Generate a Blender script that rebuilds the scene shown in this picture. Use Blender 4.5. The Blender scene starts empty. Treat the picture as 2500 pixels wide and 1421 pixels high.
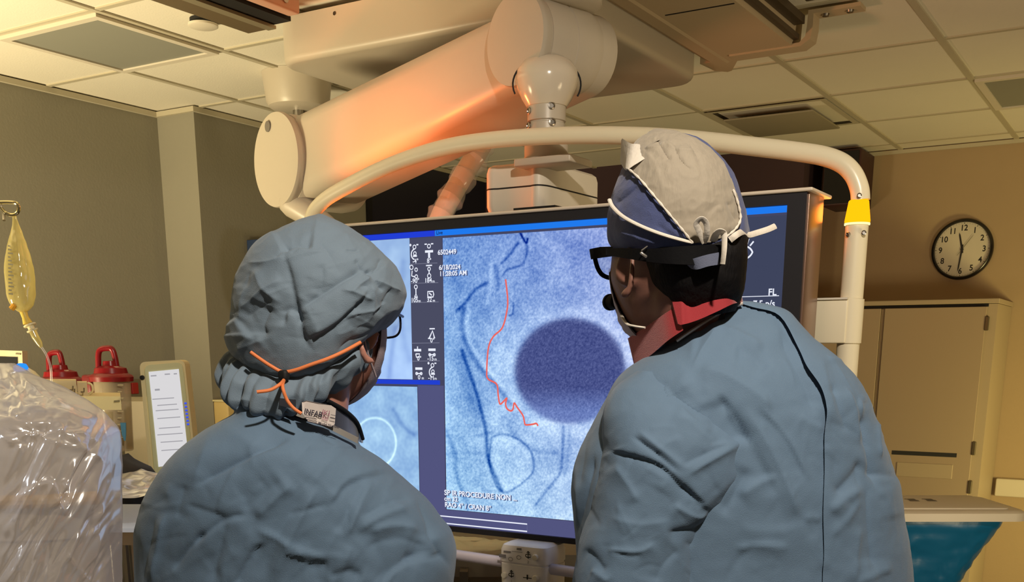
import bpy, bmesh, math, random
import numpy as np
from mathutils import Vector, Matrix
random.seed(4); rng = np.random.default_rng(7)
S = bpy.context.scene; COL = S.collection

# ------------------------------------------------------------------ camera
F, CX, CY, EYE = 2580.8, 1250.0, 1501.7, 1.5
YAW, PIT = math.radians(31.453), math.radians(-13.99)
FH = np.array([-math.sin(YAW), math.cos(YAW), 0.0]); RR = np.array([math.cos(YAW), math.sin(YAW), 0.0])
FW = np.array([FH[0]*math.cos(PIT), FH[1]*math.cos(PIT), math.sin(PIT)]); UU = np.cross(RR, FW)
CAM = np.array([0, 0, EYE])
cam = bpy.data.cameras.new('camera'); cam.sensor_width = 36; cam.lens = F/2500*36; cam.shift_y = (CY-710.5)/2500; cam.clip_start = .02
camo = bpy.data.objects.new('camera', cam); COL.objects.link(camo)
camo.location = CAM; camo.rotation_euler = (math.pi/2+PIT, 0, YAW); S.camera = camo
def ray(x, y): return FW + RR*(x-CX)/F - UU*(y-CY)/F
def at(x, y, t):  d = ray(x, y); return CAM + d*(t/(d@FH))      # horizontal distance t straight ahead
def atX(x, y, X): d = ray(x, y); return CAM + d*(X/d[0])
def atY(x, y, Y): d = ray(x, y); return CAM + d*(Y/d[1])
def atZ(x, y, Z): d = ray(x, y); return CAM + d*((Z-EYE)/d[2])
def proj(V):
    Q = V-CAM; z = Q@FW; return CX+F*(Q@RR)/z, CY-F*(Q@UU)/z
def lf(l, f, z): return RR*l + FH*f + np.array([0, 0, z])       # lateral, ahead, height

# ------------------------------------------------------------------ light
def lin(c): return tuple(((v/255+.055)/1.055)**2.4 if v > 10 else v/255/12.92 for v in c)
S.view_settings.view_transform = 'Standard'; S.view_settings.look = 'None'
S.view_settings.exposure = 0; S.view_settings.gamma = 1; S.view_settings.use_curve_mapping = False
w = bpy.data.worlds.new('world'); S.world = w; w.use_nodes = True
w.node_tree.nodes['Background'].inputs[0].default_value = (1, .80, .56, 1); w.node_tree.nodes['Background'].inputs[1].default_value = .17
def lamp(name, kind, loc, power, col, size=.1, target=None, spot=None, blend=.3, sy=None):
    l = bpy.data.lights.new(name, kind); l.energy = power; l.color = col
    if kind == 'AREA':
        l.size = size
        if sy: l.shape = 'RECTANGLE'; l.size_y = sy
    else: l.shadow_soft_size = size
    if spot: l.spot_size = math.radians(spot); l.spot_blend = blend
    o = bpy.data.objects.new(name, l); COL.objects.link(o); o.location = loc
    if target is not None: o.rotation_euler = (Vector(target)-Vector(loc)).to_track_quat('-Z', 'Y').to_euler()
    return o
lamp('procedure_light', 'SPOT', (.06, .55, 2.58), 130, (1, .88, .72), .035, (-.85, 1.3, 1.3), 100, .5)
lamp('ceiling_fill_left', 'SPOT', (-3.8, .6, .7), 600, (1, .82, .48), .35, (-3.75, 2.0, 2.6), 108, 1.0)  # added uplight out of view, stands in for bounce on the left ceiling
lamp('ceiling_fill_right', 'SPOT', (1.5, 2.2, .7), 155, (1, .80, .48), .35, (-.2, 3.9, 2.6), 110, .9)  # added fill from below to brighten the right part of the ceiling
lamp('drape_fill', 'SPOT', (-2.45, -.35, 2.5), 75, (.93, .96, 1), .05, (-1.95, .75, 1.2), 34, .6)  # added unseen spot that brightens the plastic drape and its creases
lamp('right_wall_light', 'AREA', (.55, 5.2, .7), 30, (1, .80, .30), .5, (-.4, 6.6, .8))  # unseen lamp inside the room, put low to yellow the wall beside the cabinet

# ------------------------------------------------------------------ materials
MATS = {}
def mat(name, col, rough=.5, metal=0, spec=.5, bump=0, bscale=200, emit=None, es=1, trans=0, alpha=1, var=0, vscale=8, sheen=0, sub=0, coat=0, aniso=None):
    if name in MATS: return MATS[name]
    m = bpy.data.materials.new(name); m.use_nodes = True; nt = m.node_tree; b = nt.nodes['Principled BSDF']
    c = (*lin(col), 1); b.inputs['Base Color'].default_value = c
    b.inputs['Roughness'].default_value = rough; b.inputs['Metallic'].default_value = metal
    b.inputs['Specular IOR Level'].default_value = spec; b.inputs['Transmission Weight'].default_value = trans
    b.inputs['Alpha'].default_value = alpha; b.inputs['Sheen Weight'].default_value = sheen; b.inputs['Coat Weight'].default_value = coat
    if sub: b.inputs['Subsurface Weight'].default_value = sub; b.inputs['Subsurface Radius'].default_value = (.02, .008, .004)
    if emit: b.inputs['Emission Color'].default_value = (*lin(emit), 1); b.inputs['Emission Strength'].default_value = es
    if bump or var:
        tc = nt.nodes.new('ShaderNodeTexCoord')
    if var:
        n = nt.nodes.new('ShaderNodeTexNoise'); n.inputs['Scale'].default_value = vscale; n.inputs['Detail'].default_value = 5
        nt.links.new(tc.outputs['Object'], n.inputs['Vector'])
        mx = nt.nodes.new('ShaderNodeMix'); mx.data_type = 'RGBA'
        mx.inputs[6].default_value = (*[v*(1-var) for v in c[:3]], 1); mx.inputs[7].default_value = (*[min(1, v*(1+var)) for v in c[:3]], 1)
        nt.links.new(n.outputs['Fac'], mx.inputs[0]); nt.links.new(mx.outputs[2], b.inputs['Base Color'])
    if bump:
        n = nt.nodes.new('ShaderNodeTexNoise'); n.inputs['Scale'].default_value = bscale; n.inputs['Detail'].default_value = 4
        if aniso:
            mp = nt.nodes.new('ShaderNodeMapping'); mp.inputs['Scale'].default_value = aniso
            nt.links.new(tc.outputs['Object'], mp.inputs[0]); nt.links.new(mp.outputs[0], n.inputs['Vector'])
        else: nt.links.new(tc.outputs['Object'], n.inputs['Vector'])
        bp = nt.nodes.new('ShaderNodeBump'); bp.inputs['Strength'].default_value = bump; bp.inputs['Distance'].default_value = .002
        nt.links.new(n.outputs['Fac'], bp.inputs['Height']); nt.links.new(bp.outputs[0], b.inputs['Normal'])
    MATS[name] = m; return m
def glow(name, col, s=1):
    if name in MATS: return MATS[name]
    m = bpy.data.materials.new(name); m.use_nodes = True; nt = m.node_tree; nt.nodes.clear()
    e = nt.nodes.new('ShaderNodeEmission'); e.inputs[0].default_value = (*lin(col), 1); e.inputs[1].default_value = s
    o = nt.nodes.new('ShaderNodeOutputMaterial'); nt.links.new(e.outputs[0], o.inputs[0]); MATS[name] = m; return m
def vcol(name, grain=.0, gscale=900, s=1):                      # a lit screen showing its image (colour attribute 'img')
    m = bpy.data.materials.new(name); m.use_nodes = True; nt = m.node_tree; nt.nodes.clear()
    a = nt.nodes.new('ShaderNodeVertexColor'); a.layer_name = 'img'
    e = nt.nodes.new('ShaderNodeEmission'); e.inputs[1].default_value = s
    o = nt.nodes.new('ShaderNodeOutputMaterial'); nt.links.new(e.outputs[0], o.inputs[0])
    nt.links.new(a.outputs[0], e.inputs[0]); return m
M_cream = mat('cream enamel', (186, 176, 160), .38, bump=.03, bscale=350)
M_cream2 = mat('cream plastic', (214, 206, 190), .45)
M_wall = mat('olive grey wall paint', (142, 138, 124), .85, bump=.25, bscale=90, var=.03)
M_wallb = mat('tan wall paint', (170, 148, 118), .85, bump=.25, bscale=90, var=.03)
M_maroon = mat('dark maroon wall paint', (66, 46, 52), .8)
M_navy = mat('dark navy glass', (34, 34, 48), .35)
M_tile = mat('ceiling tile', (226, 220, 204), .95, bump=.35, bscale=130, var=.03, vscale=3)
M_grid = mat('ceiling grid paint', (186, 178, 156), .6)
M_panel = mat('grey diffuser panel', (140, 140, 130), .6, bump=.1)
M_floor = mat('vinyl floor', (120, 112, 98), .4, var=.1)
M_dark = mat('black plastic', (22, 22, 26), .35)
M_black = mat('matte black', (14, 14, 16), .7)
M_steel = mat('brushed steel', (170, 165, 158), .3, 1)
M_bezel = mat('monitor bezel', (40, 39, 43), .5, spec=.25)

# ------------------------------------------------------------------ mesh helpers
class MB:
    def __init__(s): s.v = []; s.f = []
    def add(s, V, Fc):
        n = len(s.v); s.v.extend([tuple(map(float, p)) for p in V]); s.f.extend([tuple(i+n for i in f) for f in Fc]); return s
    def box(s, c, size, bev=0, seg=3, rot=None):
        bm = bmesh.new(); bmesh.ops.create_cube(bm, size=1)
        for v in bm.verts: v.co = Vector((v.co.x*size[0], v.co.y*size[1], v.co.z*size[2]))
        if bev: bmesh.ops.bevel(bm, geom=bm.edges[:], offset=bev, segments=seg, profile=.5, affect='EDGES')
        bm.verts.index_update()
        R = np.eye(3) if rot is None else np.array(rot)
        V = [R@np.array(v.co)+np.array(c) for v in bm.verts]; s.add(V, [[v.index for v in f.verts] for f in bm.faces]); bm.free(); return s
    def span(s, a, b, bev=0, seg=3):
        a = np.minimum(a, b).astype(float), np.maximum(a, b).astype(float); return s.box((a[0]+a[1])/2, a[1]-a[0], bev, seg)
    def tube(s, pts, r, n=14, cap=True, flat=1.0, up=None):
        pts = [np.array(p, float) for p in pts]; m = len(pts)
        r = [r]*m if np.isscalar(r) else list(r)
        T = [pts[min(i+1, m-1)]-pts[max(i-1, 0)] for i in range(m)]; T = [t/(np.linalg.norm(t)+1e-12) for t in T]
        a = np.array(up, float) if up is not None else (np.array([0, 0, 1.]) if abs(T[0][2]) < .9 else np.array([1., 0, 0]))
        A = a-T[0]*(a@T[0]); A /= np.linalg.norm(A); V = []
        for i in range(m):
            A = A-T[i]*(A@T[i]); A /= np.linalg.norm(A); B = np.cross(T[i], A)
            for k in range(n):
                q = 2*math.pi*k/n; V.append(pts[i]+A*math.cos(q)*r[i]*flat+B*math.sin(q)*r[i])
        Fc = [(i*n+k, i*n+(k+1) % n, (i+1)*n+(k+1) % n, (i+1)*n+k) for i in range(m-1) for k in range(n)]
        if cap: Fc += [tuple(range(n))[::-1], tuple(range((m-1)*n, m*n))]
        return s.add(V, Fc)
    def capsule(s, a, b, ra, rb, n=14):                         # tapered limb with round ends
        a, b = np.array(a, float), np.array(b, float); d = (b-a)/np.linalg.norm(b-a)
        P, R = [], []
        for q in (0.05, .35, .7, 1.1): P.append(a-d*ra*math.cos(q)); R.append(ra*math.sin(q))
        P.append(a); R.append(ra); P.append(b); R.append(rb)
        for q in (1.1, .7, .35, .05): P.append(b+d*rb*math.cos(q)); R.append(rb*math.sin(q))
        return s.tube(P, R, n)
    def lathe(s, base, axis, prof, n=32):                       # prof: (radius, distance along axis)
        ax = np.array(axis, float); ax /= np.linalg.norm(ax); base = np.array(base, float)
        a = np.array([0, 0, 1.]) if abs(ax[2]) < .9 else np.array([1., 0, 0]); A = a-ax*(a@ax); A /= np.linalg.norm(A); B = np.cross(ax, A)
        V = [base+ax*h+(A*math.cos(2*math.pi*k/n)+B*math.sin(2*math.pi*k/n))*max(r, 1e-4) for r, h in prof for k in range(n)]
        m = len(prof); Fc = [(i*n+k, i*n+(k+1) % n, (i+1)*n+(k+1) % n, (i+1)*n+k) for i in range(m-1) for k in range(n)]
        Fc += [tuple(range(n))[::-1], tuple(range((m-1)*n, m*n))]
        return s.add(V, Fc)
    def prism(s, poly, d):                                      # poly: 3D points, extruded by vector d
        n = len(poly); d = np.array(d, float); P = [np.array(p, float) for p in poly]
        return s.add(P+[p+d for p in P], [tuple(range(n))[::-1], tuple(range(n, 2*n))]+[(i, (i+1) % n, n+(i+1) % n, n+i) for i in range(n)])
    def quad(s, a, b, c, d): return s.add([a, b, c, d], [(0, 1, 2, 3)])
    def ribbon(s, pts, w, nrm):
        pts = [np.array(p, float) for p in pts]; nrm = np.array(nrm, float); L = []
        for i in range(len(pts)):
            t = pts[min(i+1, len(pts)-1)]-pts[max(i-1, 0)]; t /= np.linalg.norm(t)+1e-12; o = np.cross(nrm, t)*w/2; L += [pts[i]-o, pts[i]+o]
        return s.add(L, [(2*i, 2*i+1, 2*i+3, 2*i+2) for i in range(len(pts)-1)])
def curve(pts, n=12):                                           # Catmull-Rom through points
    P = [np.array(p, float) for p in pts]; out = []
    for i in range(len(P)-1):
        a, b, c, d = P[max(i-1, 0)], P[i], P[i+1], P[min(i+2, len(P)-1)]
        for k in range(n):
            t = k/n; out.append(.5*((2*b)+(c-a)*t+(2*a-5*b+4*c-d)*t*t+(3*b-a-3*c+d)*t**3))
    out.append(P[-1]); return out
def finish(me, mb_smooth=True, ang=.6):
    bm = bmesh.new(); bm.from_mesh(me); bmesh.ops.recalc_face_normals(bm, faces=bm.faces)
    bm.normal_update()
    for f in bm.faces: f.smooth = mb_smooth
    if mb_smooth:
        for e in bm.edges:
            if len(e.link_faces) == 2 and e.calc_face_angle(0) > ang: e.smooth = False
    bm.to_mesh(me); bm.free()
def root_of(p):
    while p.parent: p = p.parent
    return p
def mk(name, mb, m, parent=None, smooth=True, ang=.6, label=None, cat=None, group=None, kind=None, fix=True):
    V = np.array(mb.v); 
    if parent is None: o0 = np.array([(V[:, 0].min()+V[:, 0].max())/2, (V[:, 1].min()+V[:, 1].max())/2, V[:, 2].min()])
    else: o0 = np.array(root_of(parent).location)
    me = bpy.data.meshes.new(name); me.from_pydata([tuple(p) for p in V-o0], [], mb.f); me.update()
    if fix: finish(me, smooth, ang)
    elif smooth: me.polygons.foreach_set('use_smooth', [True]*len(me.polygons))
    for mm in (m if isinstance(m, list) else [m]): me.materials.append(mm)
    o = bpy.data.objects.new(name, me); COL.objects.link(o)
    if parent is None: o.location = o0
    else: o.parent = parent
    tag(o, label, cat, group, kind); return o
def tag(o, label=None, cat=None, group=None, kind=None):
    for k, v in (('label', label), ('category', cat), ('group', group), ('kind', kind)):
        if v: o[k] = v
    return o
def thing(name, loc, label, cat, group=None):
    o = bpy.data.objects.new(name, None); COL.objects.link(o); o.location = tuple(map(float, loc)); o.empty_display_size = .05
    return tag(o, label, cat, group)
def text(mb, s, size, org, right=(1, 0, 0), up=(0, 0, 1), align='LEFT', depth=.0004, sx=1, bold=0):
    c = bpy.data.curves.new('t', 'FONT'); c.body = s; c.size = size; c.align_x = align; c.extrude = 0; c.offset = bold*size
    o = bpy.data.objects.new('t', c); COL.objects.link(o); dg = bpy.context.evaluated_depsgraph_get()
    me = bpy.data.meshes.new_from_object(o.evaluated_get(dg)); r, u = np.array(right, float), np.array(up, float); n = np.cross(r, u)
    mb.add([np.array(org)+r*v.co.x*sx+u*v.co.y+n*depth for v in me.vertices], [tuple(p.vertices) for p in me.polygons])
    bpy.data.objects.remove(o); bpy.data.curves.remove(c); bpy.data.meshes.remove(me); return mb
# smooth numpy noise
_P = rng.permutation(512); _G = rng.normal(size=(512, 3)); _G /= np.linalg.norm(_G, axis=1)[:, None]
def pn(V):
    V = np.asarray(V, float); I = np.floor(V).astype(int); Fv = V-I; U = Fv*Fv*Fv*(Fv*(Fv*6-15)+10); out = 0
    for dx in (0, 1):
        for dy in (0, 1):
            for dz in (0, 1):
                h = _P[(_P[(_P[(I[:, 0]+dx) % 512]+I[:, 1]+dy) % 512]+I[:, 2]+dz) % 512]
                d = (_G[h]*(Fv-np.array([dx, dy, dz]))).sum(1)
                out = out+d*np.where(dx, U[:, 0], 1-U[:, 0])*np.where(dy, U[:, 1], 1-U[:, 1])*np.where(dz, U[:, 2], 1-U[:, 2])
    return out
def crumple(V, sc, seed=0):                                     # paper-like creases: ridged noise
    q = np.array(V)*sc+seed*7.31
    return (1-np.abs(pn(q))*2.2)-.6
# ------------------------------------------------------------------ room
ZC, H = 2.61, 1.11
def struct(name, mb, m, **k): return mk(name, mb, m, kind='structure', **k)
struct('floor', MB().span((-4.5, -2.6, -.1), (3.2, 6.9, 0)), M_floor)
ceil = struct('ceiling', MB().span((-4.5, -2.6, ZC+.006), (3.2, 6.9, ZC+.1)), M_tile)
gx = [v*H for v in (-3.434, -2.925, -2.41, -1.884, -1.338, -.798, -.26, .28, .82, 1.36, 1.9, 2.44)]
gy = [v*H for v in (-1.66, -1.08, -.5, .08, .66, 1.24, 1.82, 2.365, 2.885, 3.45, 4.025, 4.63, 5.22, 5.82)]
g = MB()
for x in gx: g.span((x-.0125, -2.5, ZC-.001), (x+.0125, 6.66, ZC+.012))
for y in gy: g.span((-4.32, y-.0115, ZC+.0005), (3.0, y+.0115, ZC+.012))
mk('ceiling_grid', g, M_grid, ceil, smooth=False)
struct('wall_left', MB().span((-4.42, -2.5, 0), (-4.32, 3.8, ZC+.05)), M_wall, smooth=False)
wl2 = struct('wall_left_column', MB().span((-4.42, 3.8, 0), (-4.07, 6.42, ZC+.05)), M_wall, smooth=False)
a = MB().span((-4.32, -2.5, ZC-.022), (-4.302, 3.782, ZC)).span((-4.32, 3.782, ZC-.022), (-4.052, 3.8, ZC)).span((-4.07, 3.8, ZC-.022), (-4.052, 6.3, ZC))
struct('trim_1', a, M_grid, smooth=False)
struct('wall_back', MB().span((-1.926, 6.66, 0), (3.1, 6.76, ZC+.05)), M_wallb, smooth=False)
struct('wall_back_recess', MB().span((-4.42, 6.3, 0), (-1.926, 6.9, ZC+.05)), M_maroon, smooth=False)
struct('wall_right', MB().span((3.0, -2.5, 0), (3.1, 6.66, ZC+.05)), M_wallb, smooth=False)
struct('trim_2', MB().span((-1.9, 6.645, ZC-.02), (3.0, 6.66, ZC)), M_grid, smooth=False)
wn = struct('window_1', MB().span((-4.07, 5.07, .9), (-4.058, 6.29, ZC-.024)), M_navy, smooth=False)
mk('window_frame', MB().span((-4.07, 5.05, .88), (-4.045, 5.08, ZC-.024)).span((-4.07, 5.05, .86), (-4.045, 6.295, .9)), M_dark, wn, smooth=False)
# bumper rail on the tan wall
q = atY(2410, 1165, 6.66)[2], atY(2410, 1208, 6.66)[2]
struct('trim_3', MB().span((-.80, 6.62, q[1]), (3, 6.66, q[0]), .008), M_cream2)
# ------------------------------------------------------------------ ceiling fittings
def cpanel(name, x0, x1, y0, y1, label, fr=.03):
    t = thing(name, ((x0+x1)/2, (y0+y1)/2, ZC-.02), label, 'light panel')
    f = MB()
    f.span((x0, y0, ZC-.012), (x0+fr, y1, ZC+.003)).span((x1-fr, y0, ZC-.012), (x1, y1, ZC+.003)).span((x0+fr, y0, ZC-.012), (x1-fr, y0+fr, ZC+.003)).span((x0+fr, y1-fr, ZC-.012), (x1-fr, y1, ZC+.003))
    mk('frame', f, M_cream2, t, smooth=False); mk('diffuser', MB().span((x0+fr, y0+fr, ZC-.006), (x1-fr, y1-fr, ZC+.004)), M_panel, t, smooth=False)
cpanel('ceiling_light_panel', gx[0]+.012, gx[1]-.012, gy[7]+.012, gy[8]-.012, 'square grey ceiling light panel with pale frame, switched off, above the drip bag')
cpanel('ceiling_light_panel', gx[5]+.012, gx[6]-.012, gy[11]+.012, gy[12]-.012, 'grey ceiling light panel above the wall clock, switched off')
# supply air diffuser: square plate hung under a dark slot
cx, cy = (gx[3]+gx[4])/2, (gy[11]+gy[12])/2; hx, hy = (gx[4]-gx[3])/2-.014, (gy[12]-gy[11])/2-.014
t = thing('air_diffuser', (cx, cy, ZC-.03), 'square ceiling air diffuser with dark slots around a hanging plate', 'air vent')
k = MB()
for z0, z1, s0, s1 in ((ZC-.004, ZC+.006, 1, .9), (ZC-.004, ZC+.05, .9, .7)):
    a = [(cx+i*hx*s0, cy+j*hy*s0, z0) for i, j in ((-1, -1), (1, -1), (1, 1), (-1, 1))]; b = [(cx+i*hx*s1, cy+j*hy*s1, z0 if s0 == 1 else z1) for i, j in ((-1, -1), (1, -1), (1, 1), (-1, 1))]
    for i in range(4): k.quad(a[i], a[(i+1) % 4], b[(i+1) % 4], b[i])
k2 = MB(); k2.f = k.f[:4]; k2.v = k.v[:16]; k.v = k.v[16:]; k.f = [tuple(i-16 for i in f) for f in k.f[4:]]
mk('outer_frame', k2, M_grid, t, smooth=False)
mk('slot_tray', k, mat('dark slot', (52, 46, 38), .8), t, smooth=False)
mk('face_plate', MB().box((cx-.01, cy+.02, ZC-.026), (hx*1.5, hy*1.5, .008), .003), mat('diffuser plate', (150, 142, 122), .6), t)
mk('hanger', MB().tube([(cx, cy, ZC-.025), (cx, cy, ZC+.03)], .03), M_grid, t)
p = atZ(495, 50, ZC)
t = thing('ceiling_sensor', (p[0], p[1], ZC-.02), 'round flat cream ceiling cover near the overhead rail', 'sensor')
mk('cover', MB().lathe((p[0], p[1], ZC-.022), (0, 0, 1), [(0, 0), (.045, 0), (.051, .003), (.051, .01)]), M_cream2, t)
mk('base_ring', MB().lathe((p[0], p[1], ZC-.013), (0, 0, 1), [(0, 0), (.044, 0), (.044, .018)]), M_black, t)
# overhead rail, left: open channel with a trolley block
zr = EYE+1.03
t = thing('overhead_rail', (-2.66, 1.0, zr), 'dark open ceiling rail with pink trolley block at top left', 'ceiling rail')
c = MB().span((-2.78, -1.5, zr), (-2.735, 2.86, ZC)).span((-2.735, -1.5, zr), (-2.70, 2.86, zr+.012)).span((-2.76, -1.5, ZC-.02), (-2.56, 2.86, ZC))
mk('channel', c, mat('bronze rail', (120, 104, 80), .4, .4), t, smooth=False)
mk('inner_track', MB().span((-2.70, -1.5, zr+.008), (-2.585, 2.855, zr+.022)).span((-2.735, -1.5, zr+.02), (-2.56, 2.84, ZC-.02)), M_black, t, smooth=False)
mk('lip', MB().span((-2.69, -1.5, zr-.004), (-2.655, 2.86, zr+.006)), mat('rail aluminium', (176, 166, 140), .35, .6), t, smooth=False)
tb = mk('trolley_block', MB().span((-2.57, 2.50, zr+.012), (-2.52, 2.83, zr+.068), .008), mat('pink trolley', (196, 158, 138), .5), t)
for y in (2.64, 2.76): mk('bolt', MB().lathe((-2.519, y, zr+.04), (1, 0, 0), [(.012, 0), (.012, .004), (0, .004)], 16), M_steel, tb)
# carriage
zc = EYE+.95
t = thing('ceiling_carriage', (-2.2, 3.45, zc), 'large cream rounded ceiling carriage housing above the support arm', 'ceiling carriage')
bm = bmesh.new(); bmesh.ops.create_cube(bm, size=1)
for v in bm.verts: v.co = Vector((v.co.x*1.16, v.co.y*1.02, v.co.z*.14))
bmesh.ops.bevel(bm, geom=[e for e in bm.edges if abs(e.verts[0].co.z-e.verts[1].co.z) > .05], offset=.11, segments=10, affect='EDGES', profile=.5)
bmesh.ops.bevel(bm, geom=[e for e in bm.edges if e.verts[0].co.z < -.05 and e.verts[1].co.z < -.05 and e.is_manifold and len([f for f in e.link_faces if abs(f.normal.z) > .9]) == 1], offset=.022, segments=4, affect='EDGES', profile=.5)
bm.verts.index_update(); b = MB().add([np.array(v.co)+np.array((-2.19, 3.46, zc+.07)) for v in bm.verts], [[v.index for v in f.verts] for f in bm.faces]); bm.free()
mk('housing', b, M_cream, t)
for px, py in ((817, 33),):
    q = atY(px, py, 2.95); mk('screw', MB().lathe(q+np.array([0, 0.004, 0]), (0, -1, 0), [(.006, 0), (.006, .006), (0, .006)], 12), M_steel, t)
# right rail beam
zb = EYE+1.0
t = thing('overhead_beam', (-1.4, 1.5, zb), 'wide tan overhead beam crossing the ceiling at top right', 'ceiling rail')
sec = [(-1.60, zb+.105), (-1.60, zb+.055), (-1.585, zb+.018), (-1.55, zb), (-1.50, zb-.004), (-1.49, zb), (-1.24, zb), (-1.235, zb+.105)]
b = MB(); n = len(sec)
b.prism([(x, -1.5, z) for x, z in sec], (0, 5.42, 0))
mk('beam', b, mat('tan enamel', (184, 166, 138), .75), t, ang=.35)
tip = [(-1.60, 3.92, zb+.04), (-1.57, 4.03, zb+.02), (-1.535, 4.05, zb+.005), (-1.49, 3.97, zb), (-1.475, 3.92, zb+.002), (-1.55, 3.92, zb-.003)]
mk('end_tip', MB().prism([(x, y, zb+.002) for x, y in ((-1.595, 3.9), (-1.585, 4.02), (-1.55, 4.06), (-1.53, 4.05), (-1.45, 3.9))], (0, 0, .06)), MATS['tan enamel'], t)
mk('seam_strip', MB().span((-1.47, 3.3, zb-.0015), (-1.25, 3.306, zb+.002)), M_black, t, smooth=False)
bk = [(-1.46, zb-.006), (-1.21, zb-.006), (-1.178, zb+.012), (-1.172, zb+.05), (-1.172, zb+.088), (-1.02, zb+.088), (-1.02, zb+.1), (-1.19, zb+.1), (-1.192, zb+.05), (-1.196, zb+.022), (-1.215, zb+.006), (-1.46, zb+.006)]
br = mk('bracket', MB().prism([(x, 3.83, z) for x, z in bk], (0, .07, 0)), MATS['tan enamel'], t, ang=.9)
for x in (-1.14, -1.06): mk('bolt', MB().lathe((x, 3.86, zb+.088), (0, 0, -1), [(.013, 0), (.011, .007), (0, .008)], 14), M_steel, br)
mk('edge_track', MB().span((-1.235, -1.5, zb+.015), (-1.215, 3.83, zb+.03)).span((-1.235, -1.5, zb+.06), (-1.2, 3.83, zb+.085)), mat('dark bronze', (84, 72, 56), .45, .3), t, smooth=False)
t = thing('track_channel', (-1.0, 2.5, zb+.09), 'dark open track channel on the ceiling beside the beam bracket', 'ceiling rail')
mk('channel', MB().span((-1.17, -1.5, zb+.1), (-1.0, 3.74, ZC)), MATS['dark bronze'], t, smooth=False)
mk('slot', MB().span((-1.13, -1.5, zb+.095), (-1.04, 3.72, zb+.101)), M_black, t, smooth=False)
# ceiling pot behind the arm
p = atZ(725, 185, ZC); td = p@FH; rp = 78*td/F*1.0
ax = np.array([p[0], p[1], 0]); zb0 = atZ(0, 0, ZC)[2]
t = thing('ceiling_mount', (p[0], p[1], ZC-.2), 'cream cup shaped ceiling mount behind the arm end', 'ceiling mount')
q = at(725, 270, td)
mk('cup', MB().lathe((p[0], p[1], q[2]), (0, 0, 1), [(.04, 0), (.1, 0), (rp*.84, .012), (rp*.9, .03), (rp*.98, ZC-q[2]-.01), (rp, ZC-q[2]+.005)], 48), M_cream, t)
mk('shaft', MB().tube([(p[0], p[1], q[2]+.01), (p[0], p[1], q[2]-.12), (p[0]+.05, p[1]+.03, q[2]-.3)], .024), M_steel, t)
# lamp arm in a plastic sleeve, hung from a ceiling disc behind
td = 3.9; p = at(1205, 300, td)
t = thing('ceiling_lamp_arm', (p[0], p[1], p[2]), 'slanting jointed arm wrapped in clear plastic behind the monitor', 'lamp arm')
mk('mount_disc', MB().lathe(at(1205, 318, td), (0, 0, 1), [(.03, -.02), (.065, -.01), (.083, .01), (.085, .07), (.05, .1), (.05, ZC-p[2]+.05)], 32), M_cream, t)
mk('arm', MB().tube(curve([at(1185, 312, td), at(1178, 350, td), at(1130, 430, td-.05), at(1085, 510, td-.1), at(1060, 570, td-.12)], 5), [.03]*3+[.035]*18, 14), mat('peach enamel', (196, 180, 160), .45), t)
sl = curve([at(1180, 320, td), at(1172, 370, td), at(1128, 440, td-.05), at(1082, 515, td-.1), at(1055, 575, td-.12)], 8)
b = MB().tube(sl, [.042+.006*math.sin(i*1.3)+.003*math.sin(i*3.1) for i in range(len(sl))], 18)
clear = bpy.data.materials.new('clear plastic film'); clear.use_nodes = True; nt = clear.node_tree; bs = nt.nodes['Principled BSDF']
bs.inputs['Base Color'].default_value = (*lin((236, 232, 236)), 1); bs.inputs['Roughness'].default_value = .16; bs.inputs['Alpha'].default_value = .22; bs.inputs['Specular IOR Level'].default_value = .8
mk('plastic_sleeve', b, clear, t)
# ------------------------------------------------------------------ spring arm that carries the monitor
PL = atY(683, 392, 2.82); PR = atY(1268, 98, 2.46)
A = PR-PL; LA = np.linalg.norm(A); A /= LA
Nn = np.cross(A, np.array([0, 0, 1.])); Nn /= np.linalg.norm(Nn)
if Nn[1] > 0: Nn = -Nn
Up = np.cross(Nn, A); Up = Up if Up[2] > 0 else -Up
Rd = (atY(683, 275, 2.82)[2]-atY(683, 510, 2.82)[2])/2; RD2 = (atY(1268, -18, 2.46)[2]-atY(1268, 214, 2.46)[2])/2
t = thing('monitor_support_arm', (PR[0], PR[1], EYE+.3), 'thick cream spring arm sloping under the ceiling with round pivot covers', 'support arm')
def stad(r0, r1, off):
    L = []
    for i in range(25): q = math.pi/2+math.pi*i/24; L.append(PL+A*math.cos(q)*r0+Up*math.sin(q)*r0+Nn*off)
    for i in range(25): q = -math.pi/2+math.pi*i/24; L.append(PR+A*math.cos(q)*r1+Up*math.sin(q)*r1+Nn*off)
    return L
def loft(rings, cap=True):
    b = MB(); n = len(rings[0]); V = [p for r in rings for p in r]
    Fc = [(i*n+k, i*n+(k+1) % n, (i+1)*n+(k+1) % n, (i+1)*n+k) for i in range(len(rings)-1) for k in range(n)]
    if cap: Fc += [tuple(range(n))[::-1], tuple(range((len(rings)-1)*n, len(rings)*n))]
    return b.add(V, Fc)
e = .05
mk('arm_body', loft([stad(Rd*.9-e, RD2*.92-e, -.012)]+[stad(Rd*.9-e*(1-math.sin(q)), RD2*.92-e*(1-math.sin(q)), -.012-e*(1-math.cos(q))) for q in (.3, .6, .9, 1.2, 1.571)]+[stad(Rd*.9, RD2*.92, -.24), stad(Rd*.88, RD2*.9, -.25)]), M_cream, t)
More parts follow.
